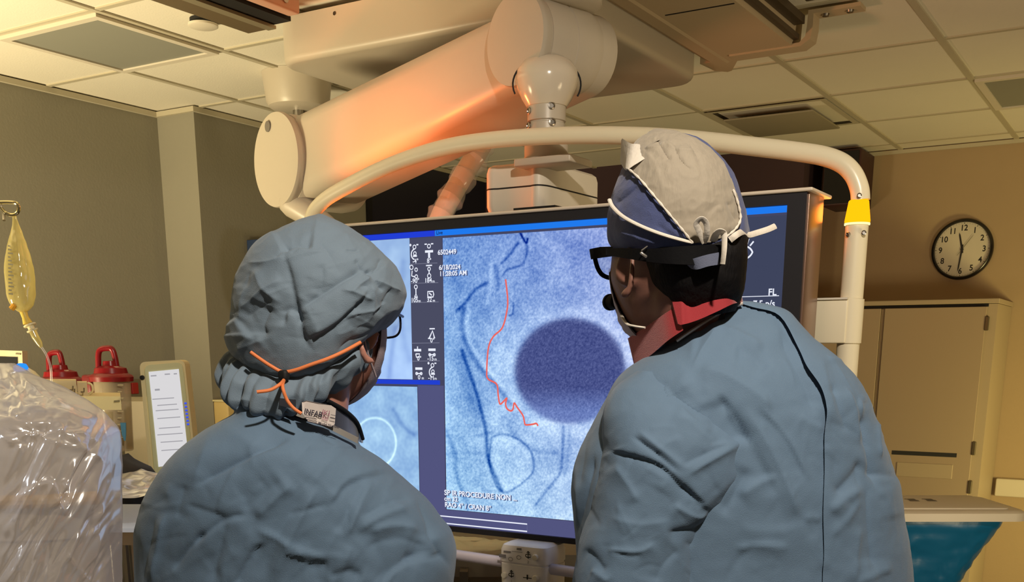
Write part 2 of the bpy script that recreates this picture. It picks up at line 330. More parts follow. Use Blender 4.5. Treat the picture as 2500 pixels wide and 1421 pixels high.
for nm, P_, R_, dd in (('pivot_cover', PL, Rd, 1), ('pivot_cover', PR, RD2, .68)):
    mk(nm, MB().lathe(P_-Nn*.01, Nn, [(R_*.93, -.02), (R_*.97, 0), (R_, .012), (R_, .018), (R_*.985, .026), (R_*.5, .03), (0, .0305)], 72), M_cream, t)
    mk('pivot_drum', MB().lathe(P_-Nn*.02, -Nn, [(R_*.97, 0), (R_*.985, .02), (R_*.985, .118*dd), (R_*.965, .12*dd), (R_*.965, .124*dd), (R_*.985, .126*dd), (R_*.985, .22*dd), (R_*.93, .26*dd), (R_*.6, .29*dd)], 72), M_cream, t)
pp = PL+Nn*.021+Up*Rd*.74+A*(-.02)
mk('hole_plug', MB().lathe(pp, Nn, [(.017, -.01), (.017, .0015), (.0, .0016)], 24), mat('grey plug', (110, 104, 98), .5), t)
mk('top_plate', MB().lathe(PR+np.array([.05, .1, RD2*.98]), (0, 0, 1), [(.0, -.02), (.1, -.02), (.112, -.012), (.112, .03), (.1, .2)], 40), M_cream, t)
mk('lower_bracket', MB().capsule(PL+Up*-Rd*.9-Nn*.03+A*.01, PL+Up*-Rd*1.5-Nn*.1+A*.1, .05, .035), M_cream, t)
kp = atY(1335, 205, 2.48); kt = kp@FH
mk('knuckle', MB().lathe(at(1335, 262, kt), (0, 0, 1), [(.035, -.005), (.050, .0), (.062, .018), (.073, .040), (.078, .062), (.075, .082), (.060, .102), (.034, .114), (0, .118)], 40), mat('gloss cream', (212, 200, 180), .16), t)
sl = MB().tube([at(1335+83*math.cos(q), 206-67*math.sin(q), kt-.012) for q in np.linspace(3.5, -.45, 30)], .0022, 8)
mk('seam', sl, M_black, t)
z1, z2, z3 = at(1335, 256, kt)[2], at(1335, 302, kt)[2], at(1335, 356, kt)[2]
c = (kp[0], kp[1])
mk('column', MB().lathe((*c, z3-.01), (0, 0, 1), [(.046, 0), (.046, z2-z3+.008), (.044, z2-z3+.01), (.044, z2-z3+.012), (.048, z2-z3+.014), (.048, z1-z3+.012), (.046, z1-z3+.014)], 40), M_cream, t)
for px, py in ((1343, 268), (1345, 307), (1290, 310), (1291, 275)):
    zz = at(px, py, kt)[2]; dv = (RR*(px-1333)/46*.046 - FH*math.sqrt(max(0, 1-((px-1333)/46)**2))*.046)
    mk('bolt', MB().lathe(np.array([*c, zz])+dv*1.03, dv, [(.009, -.004), (.009, .003), (.006, .004), (.005, .001), (0, .001)], 14), M_steel, t)
zb2 = at(1335, 395, kt)[2]
mk('flange', MB().lathe((*c, zb2), (0, 0, 1), [(.055, -.005), (.055, z3-zb2), (.05, z3-zb2+.004)], 40).box((c[0]+.02, c[1], zb2-.006), (.16, .12, .018), .004), M_cream, t)
# gearbox head: box with a rounded near face, flat sides and a seam all round
hx1 = atY(1328, 440, 2.46)[0]; hq = []
for x, y in ((0, .03), (.0, .31), (-.19, .31), (-.19, .05)): hq.append((x, y))
def hring(s, z):
    P2 = []
    for cx_, cy_, q0, r_ in ((-.02, .29, 0, .02), (-.17, .29, math.pi/2, .02), (-.145, .055, math.pi, .045), (-.045, .05, 1.5*math.pi, .04)):
        for k in range(9): q = q0+math.pi/2*k/8; P2.append((cx_+r_*math.cos(q), cy_+r_*math.sin(q)-(.012 if q0 >= math.pi else 0)*math.sin(math.pi*k/8)))
    return [np.array([hx1-.095+(x+.095)*s, 2.46+.155+(y-.155)*s, z]) for x, y in P2]
zt, zm, zl = at(1250, 372, 2.75)[2], at(1250, 436, 2.75)[2], at(1250, 508, 2.75)[2]
hd = mk('gearbox_head', loft([hring(.86, zl), hring(.95, zl+.005), hring(1, zl+.025), hring(1, zm-.002), hring(.975, zm-.0015), hring(.975, zm+.0015), hring(1, zm+.002), hring(1, zt-.02), hring(.97, zt-.006), hring(.9, zt)]), M_cream2, t)
mk('seam', loft([hring(.992, zm-.0018), hring(.992, zm+.0018)], False), M_black, hd)
mk('hanger_plate', MB().span((c[0]-.06, c[1]-.06, zl-.06), (c[0]+.06, c[1]-.0, zl+.01)), M_dark, t)
# ------------------------------------------------------------------ wall of screen: monitor with frame, handles and control box
YM = 2.2
def sp(x, y, d=0): return atY(x, y, YM)-np.array([0, d, 0])
mon = thing('medical_monitor', (-1.34, 2.26, 1.0), 'large wall-sized medical monitor showing a blue x-ray image, in a white tube frame', 'monitor')
zt, zb_, xl, xr = EYE+.306, EYE-.445, -2.03, -.662
mk('housing', MB().span((xl, YM+.012, zb_), (xr, YM+.10, zt), .006), M_bezel, mon)
b = MB()
for a, c_ in (((xl, YM-.006, EYE+.284), (xr, YM+.02, zt)), ((xl, YM-.006, zb_), (xr, YM+.02, EYE-.432)), ((xl, YM-.006, EYE-.432), (-1.995, YM+.02, EYE+.284)), ((-.70, YM-.006, EYE-.432), (xr, YM+.02, EYE+.284))): b.span(a, c_)
mk('bezel', b, M_bezel, mon)
mk('top_lip', MB().span((xl, YM-.012, zt), (xr+.012, YM+.13, zt+.007), .003), mat('pale lip', (214, 200, 182), .35), mon)
mk('side_trim', MB().span((xr-.001, YM+.0, zb_), (xr+.004, YM+.10, zt), .001), mat('side metal', (150, 120, 104), .28, .7), mon)
mk('screen_background', MB().quad((-1.998, YM+.006, EYE-.434), (-.698, YM+.006, EYE-.434), (-.698, YM+.006, EYE+.286), (-1.998, YM+.006, EYE+.286)), glow('screen dark', (70, 72, 100), .95), mon, smooth=False)
def pdist(px, py, poly):
    best = np.full(px.shape, 1e9)
    for (ax, ay), (bx, by) in zip(poly[:-1], poly[1:]):
        dx, dy = bx-ax, by-ay; t = np.clip(((px-ax)*dx+(py-ay)*dy)/(dx*dx+dy*dy+1e-9), 0, 1)
        best = np.minimum(best, np.hypot(px-ax-t*dx, py-ay-t*dy))
    return best
def c2(poly, n=6): return [tuple(p[:2]) for p in curve([(a, b, 0) for a, b in poly], n)]
def inside(px, py, poly):
    r = np.zeros(px.shape, bool)
    for (ax, ay), (bx, by) in zip(poly, poly[1:]+poly[:1]):
        with np.errstate(divide='ignore', invalid='ignore'): r ^= ((ay > py) != (by > py)) & (px < (bx-ax)*(py-ay)/(by-ay)+ax)
    return r
def screen(name, x0, x1, z0, z1, nx, nz, paint, d, es=1.0):
    X, Z = np.meshgrid(np.linspace(x0, x1, nx), np.linspace(z0, z1, nz)); V = np.stack([X.ravel(), np.full(X.size, YM+d), Z.ravel()], 1)
    px, py = proj(V); C = paint(px, py, V)
    i = np.arange(nx*nz).reshape(nz, nx); Fc = np.stack([i[:-1, :-1], i[:-1, 1:], i[1:, 1:], i[1:, :-1]], -1).reshape(-1, 4)
    me = bpy.data.meshes.new(name); o0 = np.array(mon.location); me.from_pydata((V-o0).tolist(), [], Fc.tolist())
    at_ = me.color_attributes.new('img', 'FLOAT_COLOR', 'POINT'); C = np.clip(C, 0, 255)/255
    L = np.where(C > .04045, ((C+.055)/1.055)**2.4, C/12.92); at_.data.foreach_set('color', np.concatenate([L, np.ones((len(L), 1))], 1).astype(np.float32).ravel())
    me.materials.append(vcol(name+' image', s=es)); o = bpy.data.objects.new(name, me); COL.objects.link(o); o.parent = mon; return o
G = lambda d, w: np.exp(-(d/w)**2)
LINES = [  # polyline, half width, strength (negative = dark)
    ([(1269, 566), (1284, 593), (1288, 583)], 3.4, -130), ([(1287, 600), (1285, 623), (1274, 646), (1238, 659), (1229, 672)], 4, -46),
    ([(1264, 594), (1243, 623), (1225, 642)], 4.5, -60), ([(1187, 691), (1161, 707), (1135, 740), (1115, 759)], 5, -62),
    ([(1132, 756), (1128, 791), (1135, 833), (1154, 869), (1180, 908), (1212, 943), (1245, 985)], 8, -46), ([(1144, 756), (1140, 791), (1147, 833), (1166, 866), (1194, 905), (1228, 943)], 8, 26),
    ([(1128, 856), (1141, 895), (1161, 953), (1182, 1031), (1188, 1067), (1191, 1116), (1208, 1161), (1224, 1197)], 6, -74),
    ([(1120, 870), (1132, 920), (1150, 975), (1170, 1040)], 20, -22), ([(1199, 645), (1200, 670), (1198, 700), (1190, 740)], 6, 26), ([(1210, 650), (1216, 680), (1215, 705)], 7, -40),
    ([(1201, 1067), (1227, 1061), (1260, 1070), (1292, 1096), (1302, 1125), (1299, 1155), (1269, 1184), (1234, 1202), (1211, 1184), (1195, 1129), (1201, 1067)], 4, -46),
    ([(1088, 1050), (1110, 1106), (1114, 1155), (1136, 1220), (1142, 1240)], 7, -40), ([(1375, 1041), (1373, 1106), (1367, 1155), (1337, 1194), (1308, 1233)], 5, -46),
    ([(1165, 1063), (1200, 1055)], 5, -30), ([(1170, 1185), (1220, 1230), (1232, 1245)], 5, -20), ([(1240, 1040), (1275, 1080), (1310, 1100), (1360, 1105)], 9, -26), ([(1253, 740), (1252, 765), (1243, 770)], 3, -50),
    ([(1090, 1110), (1150, 1105), (1190, 1112)], 5, -16), ([(1097, 640), (1120, 700), (1115, 750)], 14, -14), ([(1300, 1035), (1350, 1030), (1400, 1035)], 10, 24), ([(1220, 860), (1215, 930), (1240, 980)], 26, 14), ([(1391, 1041), (1389, 1100), (1378, 1160)], 5, -22)]
def xray(px, py, V):
    v = (py-575)/670
    base = np.stack([124+46*v+8*(px-1240)/160, 156+52*v, 218+26*v], 1)
    n1 = pn(V*np.array([160, 1, 160])); n2 = pn(V*np.array([330, 1, 330])+9); n3 = pn(V*np.array([14, 1, 14])+3); n4 = pn(V*np.array([40, 1, 40])+5)
    D = n1*44+n2*40+n3*36+n4*26
    D = D*1.15
    for pl, wd, s in LINES: D = D+1.35*s*G(pdist(px, py, c2(pl)), wd*.8)
    ring = [(1201, 1067), (1227, 1061), (1260, 1070), (1292, 1096), (1302, 1125), (1299, 1155), (1269, 1184), (1234, 1202), (1211, 1184), (1195, 1129)]
    D = D+np.where(inside(px, py, ring), 13, 0)
    r = np.hypot((px-1392)/134, (py-906)/128); m = 1/(1+np.exp((r-1)/.025)); low = np.clip((py-945)/60, 0, 1)
    halo = np.exp(-((r-1.12)/.13)**2)*26
    D = D+halo*(1-m)
    C = base+np.stack([D*.95, D*.85, D*.55], 1)
    g = n1*34+n2*46
    blad = np.stack([72+34*low+g*.8, 82+44*low+g*.8, 138+50*low+g*.75], 1)
    C = C*(1-m[:, None])+blad*m[:, None]
    ed = np.minimum(px-1078, 1500-px); C = C+(np.exp(-np.clip(px-1084, 0, 99)/9)*34*np.exp(-((py-1140)/200)**2))[:, None]
    return C
p0, p1 = sp(1077, 583), sp(1088, 1243)
screen('live_image', -1.543, -.865, EYE-.39, EYE+.265, 400, 390, xray, .003)
def ref1(px, py, V):
    n = pn(V*np.array([60, 1, 60]))*8+pn(V*np.array([12, 1, 12])+2)*26
    D = n-26*G(pdist(px, py, c2([(965, 800), (958, 850), (950, 920)])), 7)-18*G(pdist(px, py, c2([(985, 640), (975, 720), (980, 800), (1000, 880)])), 9)+16*G(pdist(px, py, c2([(960, 620), (955, 700), (945, 780)])), 16)
    return np.stack([150+D, 182+D, 228+D*.6], 1)+np.clip((py-700)/8, 0, 26)[:, None]
def ref2(px, py, V):
    n = pn(V*np.array([110, 1, 110]))*16+pn(V*np.array([26, 1, 26])+2)*30
    r = np.hypot((px-915)/52, (py-1082)/62); D = n+60*np.exp(-((r-1)/.05)**2)+np.where(r < 1, 12, 0)
    D = D-34*G(pdist(px, py, c2([(960, 1000), (985, 1040), (1010, 1060)])), 6)
    return np.stack([150+D, 190+D, 232+D*.6], 1)
screen('reference_image', -1.99, -1.642, EYE-.068, EYE+.270, 120, 120, ref1, .003)
screen('lower_reference_image', -1.99, -1.628, EYE-.43, EYE-.086, 150, 150, ref2, .003)
def pxq(name, corners, m, d=.001): return mk(name, MB().quad(*[sp(x, y)-np.array([0, d-.003, 0]) for x, y in corners]), m, mon, smooth=False)
z = lambda y, x: sp(x, y)[2]
def bar(name, x0, x1, z0, z1, m, d=.0): return mk(name, MB().quad((x0, YM+d, z0), (x1, YM+d, z0), (x1, YM+d, z1), (x0, YM+d, z1)), m, mon, smooth=False)
zh = EYE+.2705; zk = EYE+.2835
bar('title_bar', -1.99, -1.566, zh, zk, glow('deep blue', (34, 62, 214)), .002)
bar('live_title_bar', -1.565, -.703, zh, zk, glow('bright blue', (32, 122, 238)), .002)
bar('divider_bar', -1.99, -1.556, EYE-.080, EYE-.069, glow('divider blue', (34, 64, 208)), .001)
bar('readout_panel', -1.641, -1.546, EYE-.068, EYE+.268, glow('readout grey', (74, 76, 98)), .0028)
bar('status_panel', -.862, -.703, EYE-.43, EYE+.266, glow('status grey', (62, 68, 92)), .0028)
bar('lower_strip', -1.99, -.703, EYE-.432, EYE-.392, glow('strip violet', (82, 84, 126)), .0045)
bar('divider_strip', -1.626, -1.546, EYE-.43, EYE-.082, glow('strip violet', (82, 84, 126)), .0028)
white = glow('screen white', (236, 240, 252), 1.0); red = glow('catheter red', (236, 104, 96)); ink = glow('screen ink', (24, 40, 96))
lb = MB(); text(lb, 'Live', .0115, (-1.560, YM+.0014, EYE+.2738), bold=.02); mk('live_caption', lb, ink, mon, smooth=False)
for s, x, y, sz in (('6502449', 1069, 622, .0155), ('6/18/2024', 1072, 659, .0155), ('11:28:05 AM', 1073, 674, .0155), ('SP IR PROCEDURE NON ...', 1085, 1208, .0185), ('cm 32', 1085, 1222, .0165), ('RAO 4° / CRAN 8°', 1086, 1237, .0175)):
    q = mk('image_caption', text(MB(), s, sz, sp(x, y), depth=.0006, bold=.025), white, mon, smooth=False)
    mk('caption_shadow', text(MB(), s, sz, sp(x+1.5, y+1.5)+np.array([0, .0012, 0]), depth=.0, bold=.04), glow('caption grey', (70, 84, 128)), q, smooth=False)
for s, x, y in (('-4°', 1008, 643), ('8°', 1043, 642), ('-90°', 1004, 691), ('184', 1037, 690), ('m', 1056, 690), ('105', 1004, 738), ('m', 1022, 738), ('32', 1043, 737), ('m', 1057, 737), ('0°', 1051, 836), ('0°', 1019, 880), ('-15', 1044, 880), ('m', 1061, 880), ('0', 1021, 926), ('m', 1030, 926), ('-11', 1046, 927), ('m', 1061, 927)):
    mk('readout_value', text(MB(), s, .0095 if s == 'm' else .0148, sp(x, y)+np.array([0, -.0006, 0]), bold=.02), white, mon, smooth=False)
def glyph(kind, x, y, s=.024):
    rb = MB(); o = sp(x, y); n = (0, -1, 0)
    def rg(cx, cz, r): rb.ribbon([o+np.array([cx+r*math.cos(q), -.0006, cz+r*math.sin(q)]) for q in np.linspace(0, 2*math.pi, 15)], .0022, n)
    def ln(*p, w=.003): rb.ribbon([o+np.array([a, -.0006, b]) for a, b in p], w, n)
    if kind == 'carm': rg(.003, .014, .0045); ln((-.012, .019), (-.006, .019)); ln((.009, .019), (.015, .019)); ln((-.009, .022), (-.009, .016)); rb.ribbon([o+np.array([.004+.011*math.cos(q), -.0006, -.003+.012*math.sin(q)]) for q in np.linspace(1.7, 4.6, 10)], .003, n); rg(.004, -.001, .004); ln((-.002, -.007), (.010, -.007), w=.004)
    if kind == 'det': rg(.001, .014, .0045); ln((-.012, .019), (-.005, .019)); ln((.007, .019), (.014, .019)); ln((-.011, .002), (.013, .002), w=.0055); ln((.001, -.001), (.001, -.013), w=.006)
    if kind == 'arm': rg(-.006, .012, .005); rg(.008, .006, .004); ln((-.004, .004), (-.006, -.008), (.004, -.011)); rg(.008, -.01, .004)
    if kind == 'sid': ln((-.009, .016), (.009, .016)); rg(0, .008, .004); ln((0, .003), (0, -.003)); rg(0, -.008, .005)
    if kind == 'fld': rg(.001, .012, .0045); ln((.001, .008), (.001, -.004)); ln((-.003, -.012), (.001, -.004), (.005, -.012), (-.003, -.012), w=.0035)
    if kind == 'box': ln((-.009, -.006), (.007, -.006), (.009, 0), (.007, .007), (-.009, .007), (-.009, -.006)); ln((-.005, .004), (.003, -.002))
    if kind == 'tbl': ln((-.011, .007), (.011, .007), w=.006); ln((0, .016), (0, .007)); ln((-.006, -.002), (.006, -.002), (.004, -.01), (-.004, -.01), (-.006, -.002))
    if kind == 'lat': ln((-.011, .006), (.011, .006), w=.006); ln((-.008, -.006), (.008, -.006)); rg(-.007, -.006, .003); rg(.007, -.006, .003)
    if kind == 'tilt': ln((-.006, .013), (.010, .013)); ln((-.007, -.009), (.003, .008), (.009, -.010), w=.004); ln((-.011, -.010), (-.003, -.010))
    mk('readout_symbol', rb, white, mon, smooth=False)
for kd, x, y in (('carm', 1010, 618), ('det', 1047, 616), ('arm', 1010, 665), ('sid', 1048, 665), ('fld', 1015, 713), ('box', 1052, 719), ('tilt', 1054, 816), ('tbl', 1020, 862), ('lat', 1055, 860), ('lat', 1023, 906), ('carm', 1054, 906)): glyph(kd, x, y)
for a, b_ in (((999, 645), (1068, 642)), ((1001, 692), (1070, 690)), ((1003, 739), (1071, 737)), ((1005, 838), (1073, 837)), ((1006, 882), (1074, 881))): mk('readout_rule', MB().ribbon([sp(*a)-np.array([0, .0003, 0]), sp(*b_)-np.array([0, .0003, 0])], .0014, (0, -1, 0)), glow('rule grey', (120, 122, 142)), mon, smooth=False)
cath = [(1235, 682), (1240, 730), (1238, 760), (1227, 800), (1205, 822), (1193, 850), (1189, 905), (1192, 925), (1213, 938), (1217, 965), (1221, 986), (1230, 980), (1238, 972), (1235, 985), (1238, 997), (1247, 1003), (1253, 999), (1256, 984), (1263, 994), (1277, 1014), (1281, 1030), (1284, 1037), (1300, 1036), (1310, 1034), (1314, 1040)]
mk('traced_catheter', MB().ribbon([sp(*p, .0012) for p in c2(cath)], .0042, (0, -1, 0)), red, mon, smooth=False)
wb = MB()
zz0, zz1 = EYE-.4265, EYE-.4085
wb.ribbon([(x, YM+.001, q) for x, q in ((-1.96, zz0), (-1.303, zz0), (-1.303, zz1), (-1.96, zz1), (-1.96, zz0))], .003, (0, -1, 0))
mk('progress_outline', wb, white, mon, smooth=False)
eb = MB(); o = sp(1816, 617)
for s_ in (1, -1): eb.ribbon([o+np.array([.020*math.cos(q), -.0006, s_*(.020*math.sin(q)-.0075)]) for q in np.linspace(.36, math.pi-.36, 16)], .0034, (0, -1, 0))
eb.ribbon([o+np.array([.006*math.cos(q), -.0006, .006*math.sin(q)]) for q in np.linspace(0, 6.3, 16)], .003, (0, -1, 0))
for q in (.85, 1.25, 1.9): eb.ribbon([o+np.array([.019*math.cos(q), -.0006, .017*math.sin(q)]), o+np.array([.030*math.cos(q), -.0006, .028*math.sin(q)])], .0032, (0, -1, 0))
mk('eye_symbol', eb, white, mon, smooth=False)
mk('status_caption', text(MB(), 'FL', .0185, sp(1875, 721), bold=.02), white, mon, smooth=False); mk('status_caption', text(MB(), '7.5 p/s', .0175, sp(1838, 749), bold=.02), white, mon, smooth=False)
mk('status_rule', MB().ribbon([sp(1800, 725, .0004), sp(1902, 722, .0004)], .0014, (0, -1, 0)), white, mon, smooth=False)
# white tube frame behind the screen, beacon rings on both uprights
YF = 2.38
arch = [(757, 548), (768, 515), (800, 483), (860, 448), (930, 413), (1010, 382), (1100, 357), (1200, 342), (1320, 333), (1450, 330), (1580, 333), (1700, 342), (1850, 359), (1950, 371), (2010, 381), (2055, 398), (2083, 425), (2098, 460), (2101, 490)]
pts = curve([atY(x, y, YF) for x, y in arch], 6)
fr = mk('frame_tube', MB().tube(pts, .0195, 20), mat('warm white enamel', (226, 216, 188), .3), mon)
def ringbeacon(x, ztop, left=False):
    b = mk('beacon_ring', MB().lathe((x, YF, ztop-.045), (0, 0, 1), [(.0195, 0), (.0255, .0), (.0262, .004), (.0205, .043), (.0185, .045)], 32), glow('amber beacon', (255, 168, 10), 1.6), mon)
    mk('ring_base', MB().lathe((x, YF, ztop-.05), (0, 0, 1), [(.0195, 0), (.0262, .001), (.0262, .0048), (.02, .0048)], 32), glow('pale beacon', (255, 236, 170), 1.3), b)
    return b
pr = atY(2097, 489, YF); ringbeacon(pr[0], pr[2]); XR = pr[0]
plp = atY(757, 548, YF); ringbeacon(plp[0], plp[2]-.02, True); XL = plp[0]
lamp('beacon_light', 'SPOT', (XL-.0, YF+.05, plp[2]-.0), 17, (1, .17, .03), .03, (XL+.25, YF+.32, plp[2]+.3), 150, .6)
lamp('beacon_light', 'POINT', (XR-.05, YF-.02, pr[2]-.02), .16, (1, .23, .03), .02)
for X_, zt_ in ((XR, pr[2]-.05), (XL, plp[2]-.07)):
    mk('upright', MB().tube([(X_, YF, zt_+.002), (X_, YF, zt_-.34)], .0235, 28).tube([(X_, YF, zt_-.33), (X_, YF, EYE-.6)], .0195, 24), MATS['warm white enamel'], mon)
zq0, zq1 = atY(2080, 838, YF)[2], atY(2080, 731, YF)[2]
for X_, sgn in ((XR, 1), (XL, -1)):
    b = MB().tube([(X_, YF, zq0), (X_, YF, zq1)], .0265, 32); e0 = -.67 if sgn > 0 else -2.02
    b.span((e0-.02*sgn, YF-.03, zq0), (X_, YF+.022, zq1), .003)
    mk('frame_bracket', b, MATS['warm white enamel'], mon)
    mk('bracket_edge', MB().span((e0-.02*sgn, YF-.034, zq1-.001), (X_, YF+.022, zq1+.003)), M_cream2, mon, smooth=False)
for px, py in ((2098, 477), (2109, 568), (2070, 572)):
    q = atY(px, py, YF-.0225); mk('bolt', MB().lathe(q, (.35 if px > 2080 else -.6, -1, 0), [(.005, -.003), (.005, .001), (.0035, .002), (.003, 0), (0, 0)], 12), M_steel, mon)
mk('back_mount', MB().span((-1.5, YM+.1, EYE-.15), (-1.2, 2.58, EYE+.25), .01), M_dark, mon)
# handle bar and control box below
YB = 2.16
h = mk('handle_bar', MB().tube([atY(1000, 1338, YB), atY(1480, 1409, YB)], .0135, 18).tube([(-1.9, YB, EYE-.47), (-1.9, YB+.04, EYE-.44)], .012), mat('lavender grey tube', (200, 192, 206), .35), mon)
p = [atY(1217, 1333, YB-.03), atY(1340, 1430, YB-.03)]
cbx0, cbx1 = atY(1216, 1380, YB-.03)[0], atY(1333, 1380, YB-.03)[0]; ct = atY(1270, 1329, YB-.03)[2]; cm = atY(1270, 1378, YB-.03)[2]
cbm = MB(); D_ = .11
sec = []
w2 = (cbx1-cbx0)/2; cxm = (cbx0+cbx1)/2
def crs(zv, s): return [np.array([cxm+w2*s*math.copysign(abs(math.cos(q))**.3, math.cos(q)), YB+.025+D_/2*s*math.copysign(abs(math.sin(q))**.3, math.sin(q)), zv]) for q in np.linspace(0, 2*math.pi, 48, endpoint=False)]
cb = mk('control_box', loft([crs(cm-.17, .9), crs(cm-.165, .97), crs(cm-.003, .99), crs(cm-.002, .96), crs(cm+.002, .96), crs(cm+.003, 1), crs(ct-.018, 1), crs(ct-.006, .93), crs(ct, .75)]), mat('control box plastic', (232, 226, 224), .4), mon)
yf = YB+.025-D_/2-.001
def cf(x, y): return atY(x, y, yf)
for px, py in ((1308, 1361), (1232, 1404), (1308, 1412)):
    mk('button', MB().lathe(cf(px, py), (0, -1, 0), [(.0075, -.004), (.0075, .004), (.0065, .006), (0, .0065)], 24), mat('button cream', (226, 218, 200), .4), cb)
def arcs(x, y, s, r=.0075):
    ik = MB(); o = cf(x, y)-np.array([0, .0012, 0]); n = (0, -1, 0)
    ik.ribbon([o+np.array([r*math.cos(q), 0, r*.55*math.sin(q)]) for q in np.linspace(.5, 5.9, 18)], .002, n); ik.ribbon([o+np.array([0, 0, .011]), o+np.array([0, 0, -.007])], .0024, n)
    ik.ribbon([o+np.array([-.004, 0, .007]), o+np.array([0, 0, .011]), o+np.array([.004, 0, .007])], .002, n); text(ik, s, .009, o-np.array([.002, 0, .018])); mk('symbol', ik, M_black, cb, smooth=False)
arcs(1290, 1357, '2'); arcs(1249, 1403, '1'); ik = MB()
o = cf(1288, 1411)-np.array([0, .0012, 0]); ik.ribbon([o+np.array([-.012, 0, 0]), o+np.array([.012, 0, 0])], .002, (0, -1, 0)); ik.ribbon([o+np.array([0, 0, -.004]), o+np.array([0, 0, .008])], .004, (0, -1, 0))
mk('symbol', ik, M_black, cb, smooth=False)
gk = MB()
for a, b_ in (((1219, 1352), (1236, 1362)), ((1230, 1344), (1248, 1350)), ((1250, 1345), (1276, 1349)), ((1262, 1337), (1274, 1344))): 
    q0, q1 = cf(*a), cf(*b_); gk.quad((q0[0], yf-.0012, q1[2]), (q1[0], yf-.0012, q1[2]), (q1[0], yf-.0012, q0[2]), (q0[0], yf-.0012, q0[2]))
for x, y in ((1247, 1365), (1267, 1361)): gk.ribbon([cf(x, y)+np.array([.006*math.cos(q), -.0012, .0045*math.sin(q)]) for q in np.linspace(0, 6.3, 16)], .0014, (0, -1, 0))
mk('printed_diagram', gk, mat('print grey', (128, 124, 126), .6), cb, smooth=False)
# ------------------------------------------------------------------ people
def fabric(name, col, rough=.75, bump=.35, sc=900, tint=.06, trl=.12):
    m = mat(name, col, rough, bump=bump, bscale=sc, var=tint, vscale=30, spec=.3, sheen=.15); return m
M_gown = fabric('blue surgical gown fabric', (96, 120, 146))
M_gownb = fabric('blue gown fabric', (126, 142, 160))
M_bouf = fabric('blue bouffant fabric', (112, 129, 146))
M_skinL = mat('warm skin', (186, 132, 116), .5, sub=.1, bump=.1, bscale=300)
M_skinR = mat('brown skin', (124, 86, 74), .48, sub=.1, bump=.1, bscale=300)
def loftrings(rows, N, n, p=1.0, close=True, p_near=None):
    """rows: (xl, yl, xr, yr, t, near, far, sag) -> closed smooth shell; the ring start is at the right hand side, going over the near side"""
    K = []
    for r in rows:
        xl, yl, xr, yr, t, bn, bf = r[:7]; sag = r[7] if len(r) > 7 else 0
        L, R_ = at(xl, yl, t), at(xr, yr, t); K.append(np.concatenate([(L+R_)/2, (R_-L)/2, [bn, bf, sag]]))
    K = np.array(K); m = len(K)
    s = np.concatenate([[0], np.cumsum(np.linalg.norm(np.diff(K[:, :3], axis=0), axis=1)+.35*np.abs(np.diff(np.linalg.norm(K[:, 3:6], axis=1))))])
    d = np.zeros_like(K); h = np.diff(s)[:, None]; sl = np.diff(K, axis=0)/h                    # monotone cubic
    d[1:-1] = np.where(sl[:-1]*sl[1:] > 0, 2*sl[:-1]*sl[1:]/(sl[:-1]+sl[1:]+1e-12), 0); d[0], d[-1] = sl[0], sl[-1]
    u = np.linspace(0, s[-1], N); i = np.clip(np.searchsorted(s, u)-1, 0, m-2); x = ((u-s[i])/h[i, 0])[:, None]
    h00, h10, h01, h11 = 2*x**3-3*x**2+1, x**3-2*x**2+x, -2*x**3+3*x**2, x**3-x**2
    Q = h00*K[i]+h10*h[i]*d[i]+h01*K[i+1]+h11*h[i]*d[i+1]
    a = np.linspace(0, 2*math.pi, n, endpoint=False); ca = np.sign(np.cos(a))*np.abs(np.cos(a))**p; sa = np.sign(np.sin(a))*np.abs(np.sin(a))**p
    B = np.where(sa > 0, 1, 0)[None]*Q[:, 6:7]+np.where(sa > 0, 0, 1)[None]*Q[:, 7:8]
    V = Q[:, None, :3]+ca[None, :, None]*Q[:, None, 3:6]-FH[None, None]*(B*sa[None])[..., None]
    V[..., 2] -= Q[:, 8:9]*np.maximum(sa, 0)[None]**2
    i = np.arange(N*n).reshape(N, n); nx = np.roll(i, -1, 1)
    Fc = np.stack([i[:-1], nx[:-1], nx[1:], i[1:]], -1).reshape(-1, 4).tolist()
    if close: Fc += [i[0].tolist()[::-1], i[-1].tolist()]
    return V.reshape(-1, 3), Fc
def vnormals(V, Fc):
    Q = np.array([f for f in Fc if len(f) == 4]); a = np.cross(V[Q[:, 2]]-V[Q[:, 0]], V[Q[:, 3]]-V[Q[:, 1]]); Nn_ = np.zeros_like(V)
    for k in range(4): np.add.at(Nn_, Q[:, k], a)
    Nn_ /= np.linalg.norm(Nn_, axis=1)[:, None]+1e-12
    c = V.mean(0)
    if ((V-c)*Nn_).sum() < 0: Nn_ = -Nn_
    return Nn_
def sd(px, py, poly):
    best = np.full(px.shape, 1e9); sg = np.zeros(px.shape); T = np.zeros(px.shape); L = sum(math.dist(a, b) for a, b in zip(poly[:-1], poly[1:])); acc = 0
    for a, b in zip(poly[:-1], poly[1:]):
        dx, dy = b[0]-a[0], b[1]-a[1]; l = math.hypot(dx, dy); t = np.clip(((px-a[0])*dx+(py-a[1])*dy)/(l*l), 0, 1); d = np.hypot(px-a[0]-t*dx, py-a[1]-t*dy); k = d < best
        best = np.where(k, d, best); sg = np.where(k, np.sign(dx*(py-a[1])-dy*(px-a[0])), sg); T = np.where(k, (acc+t*l)/L, T); acc += l
    return best, sg, T
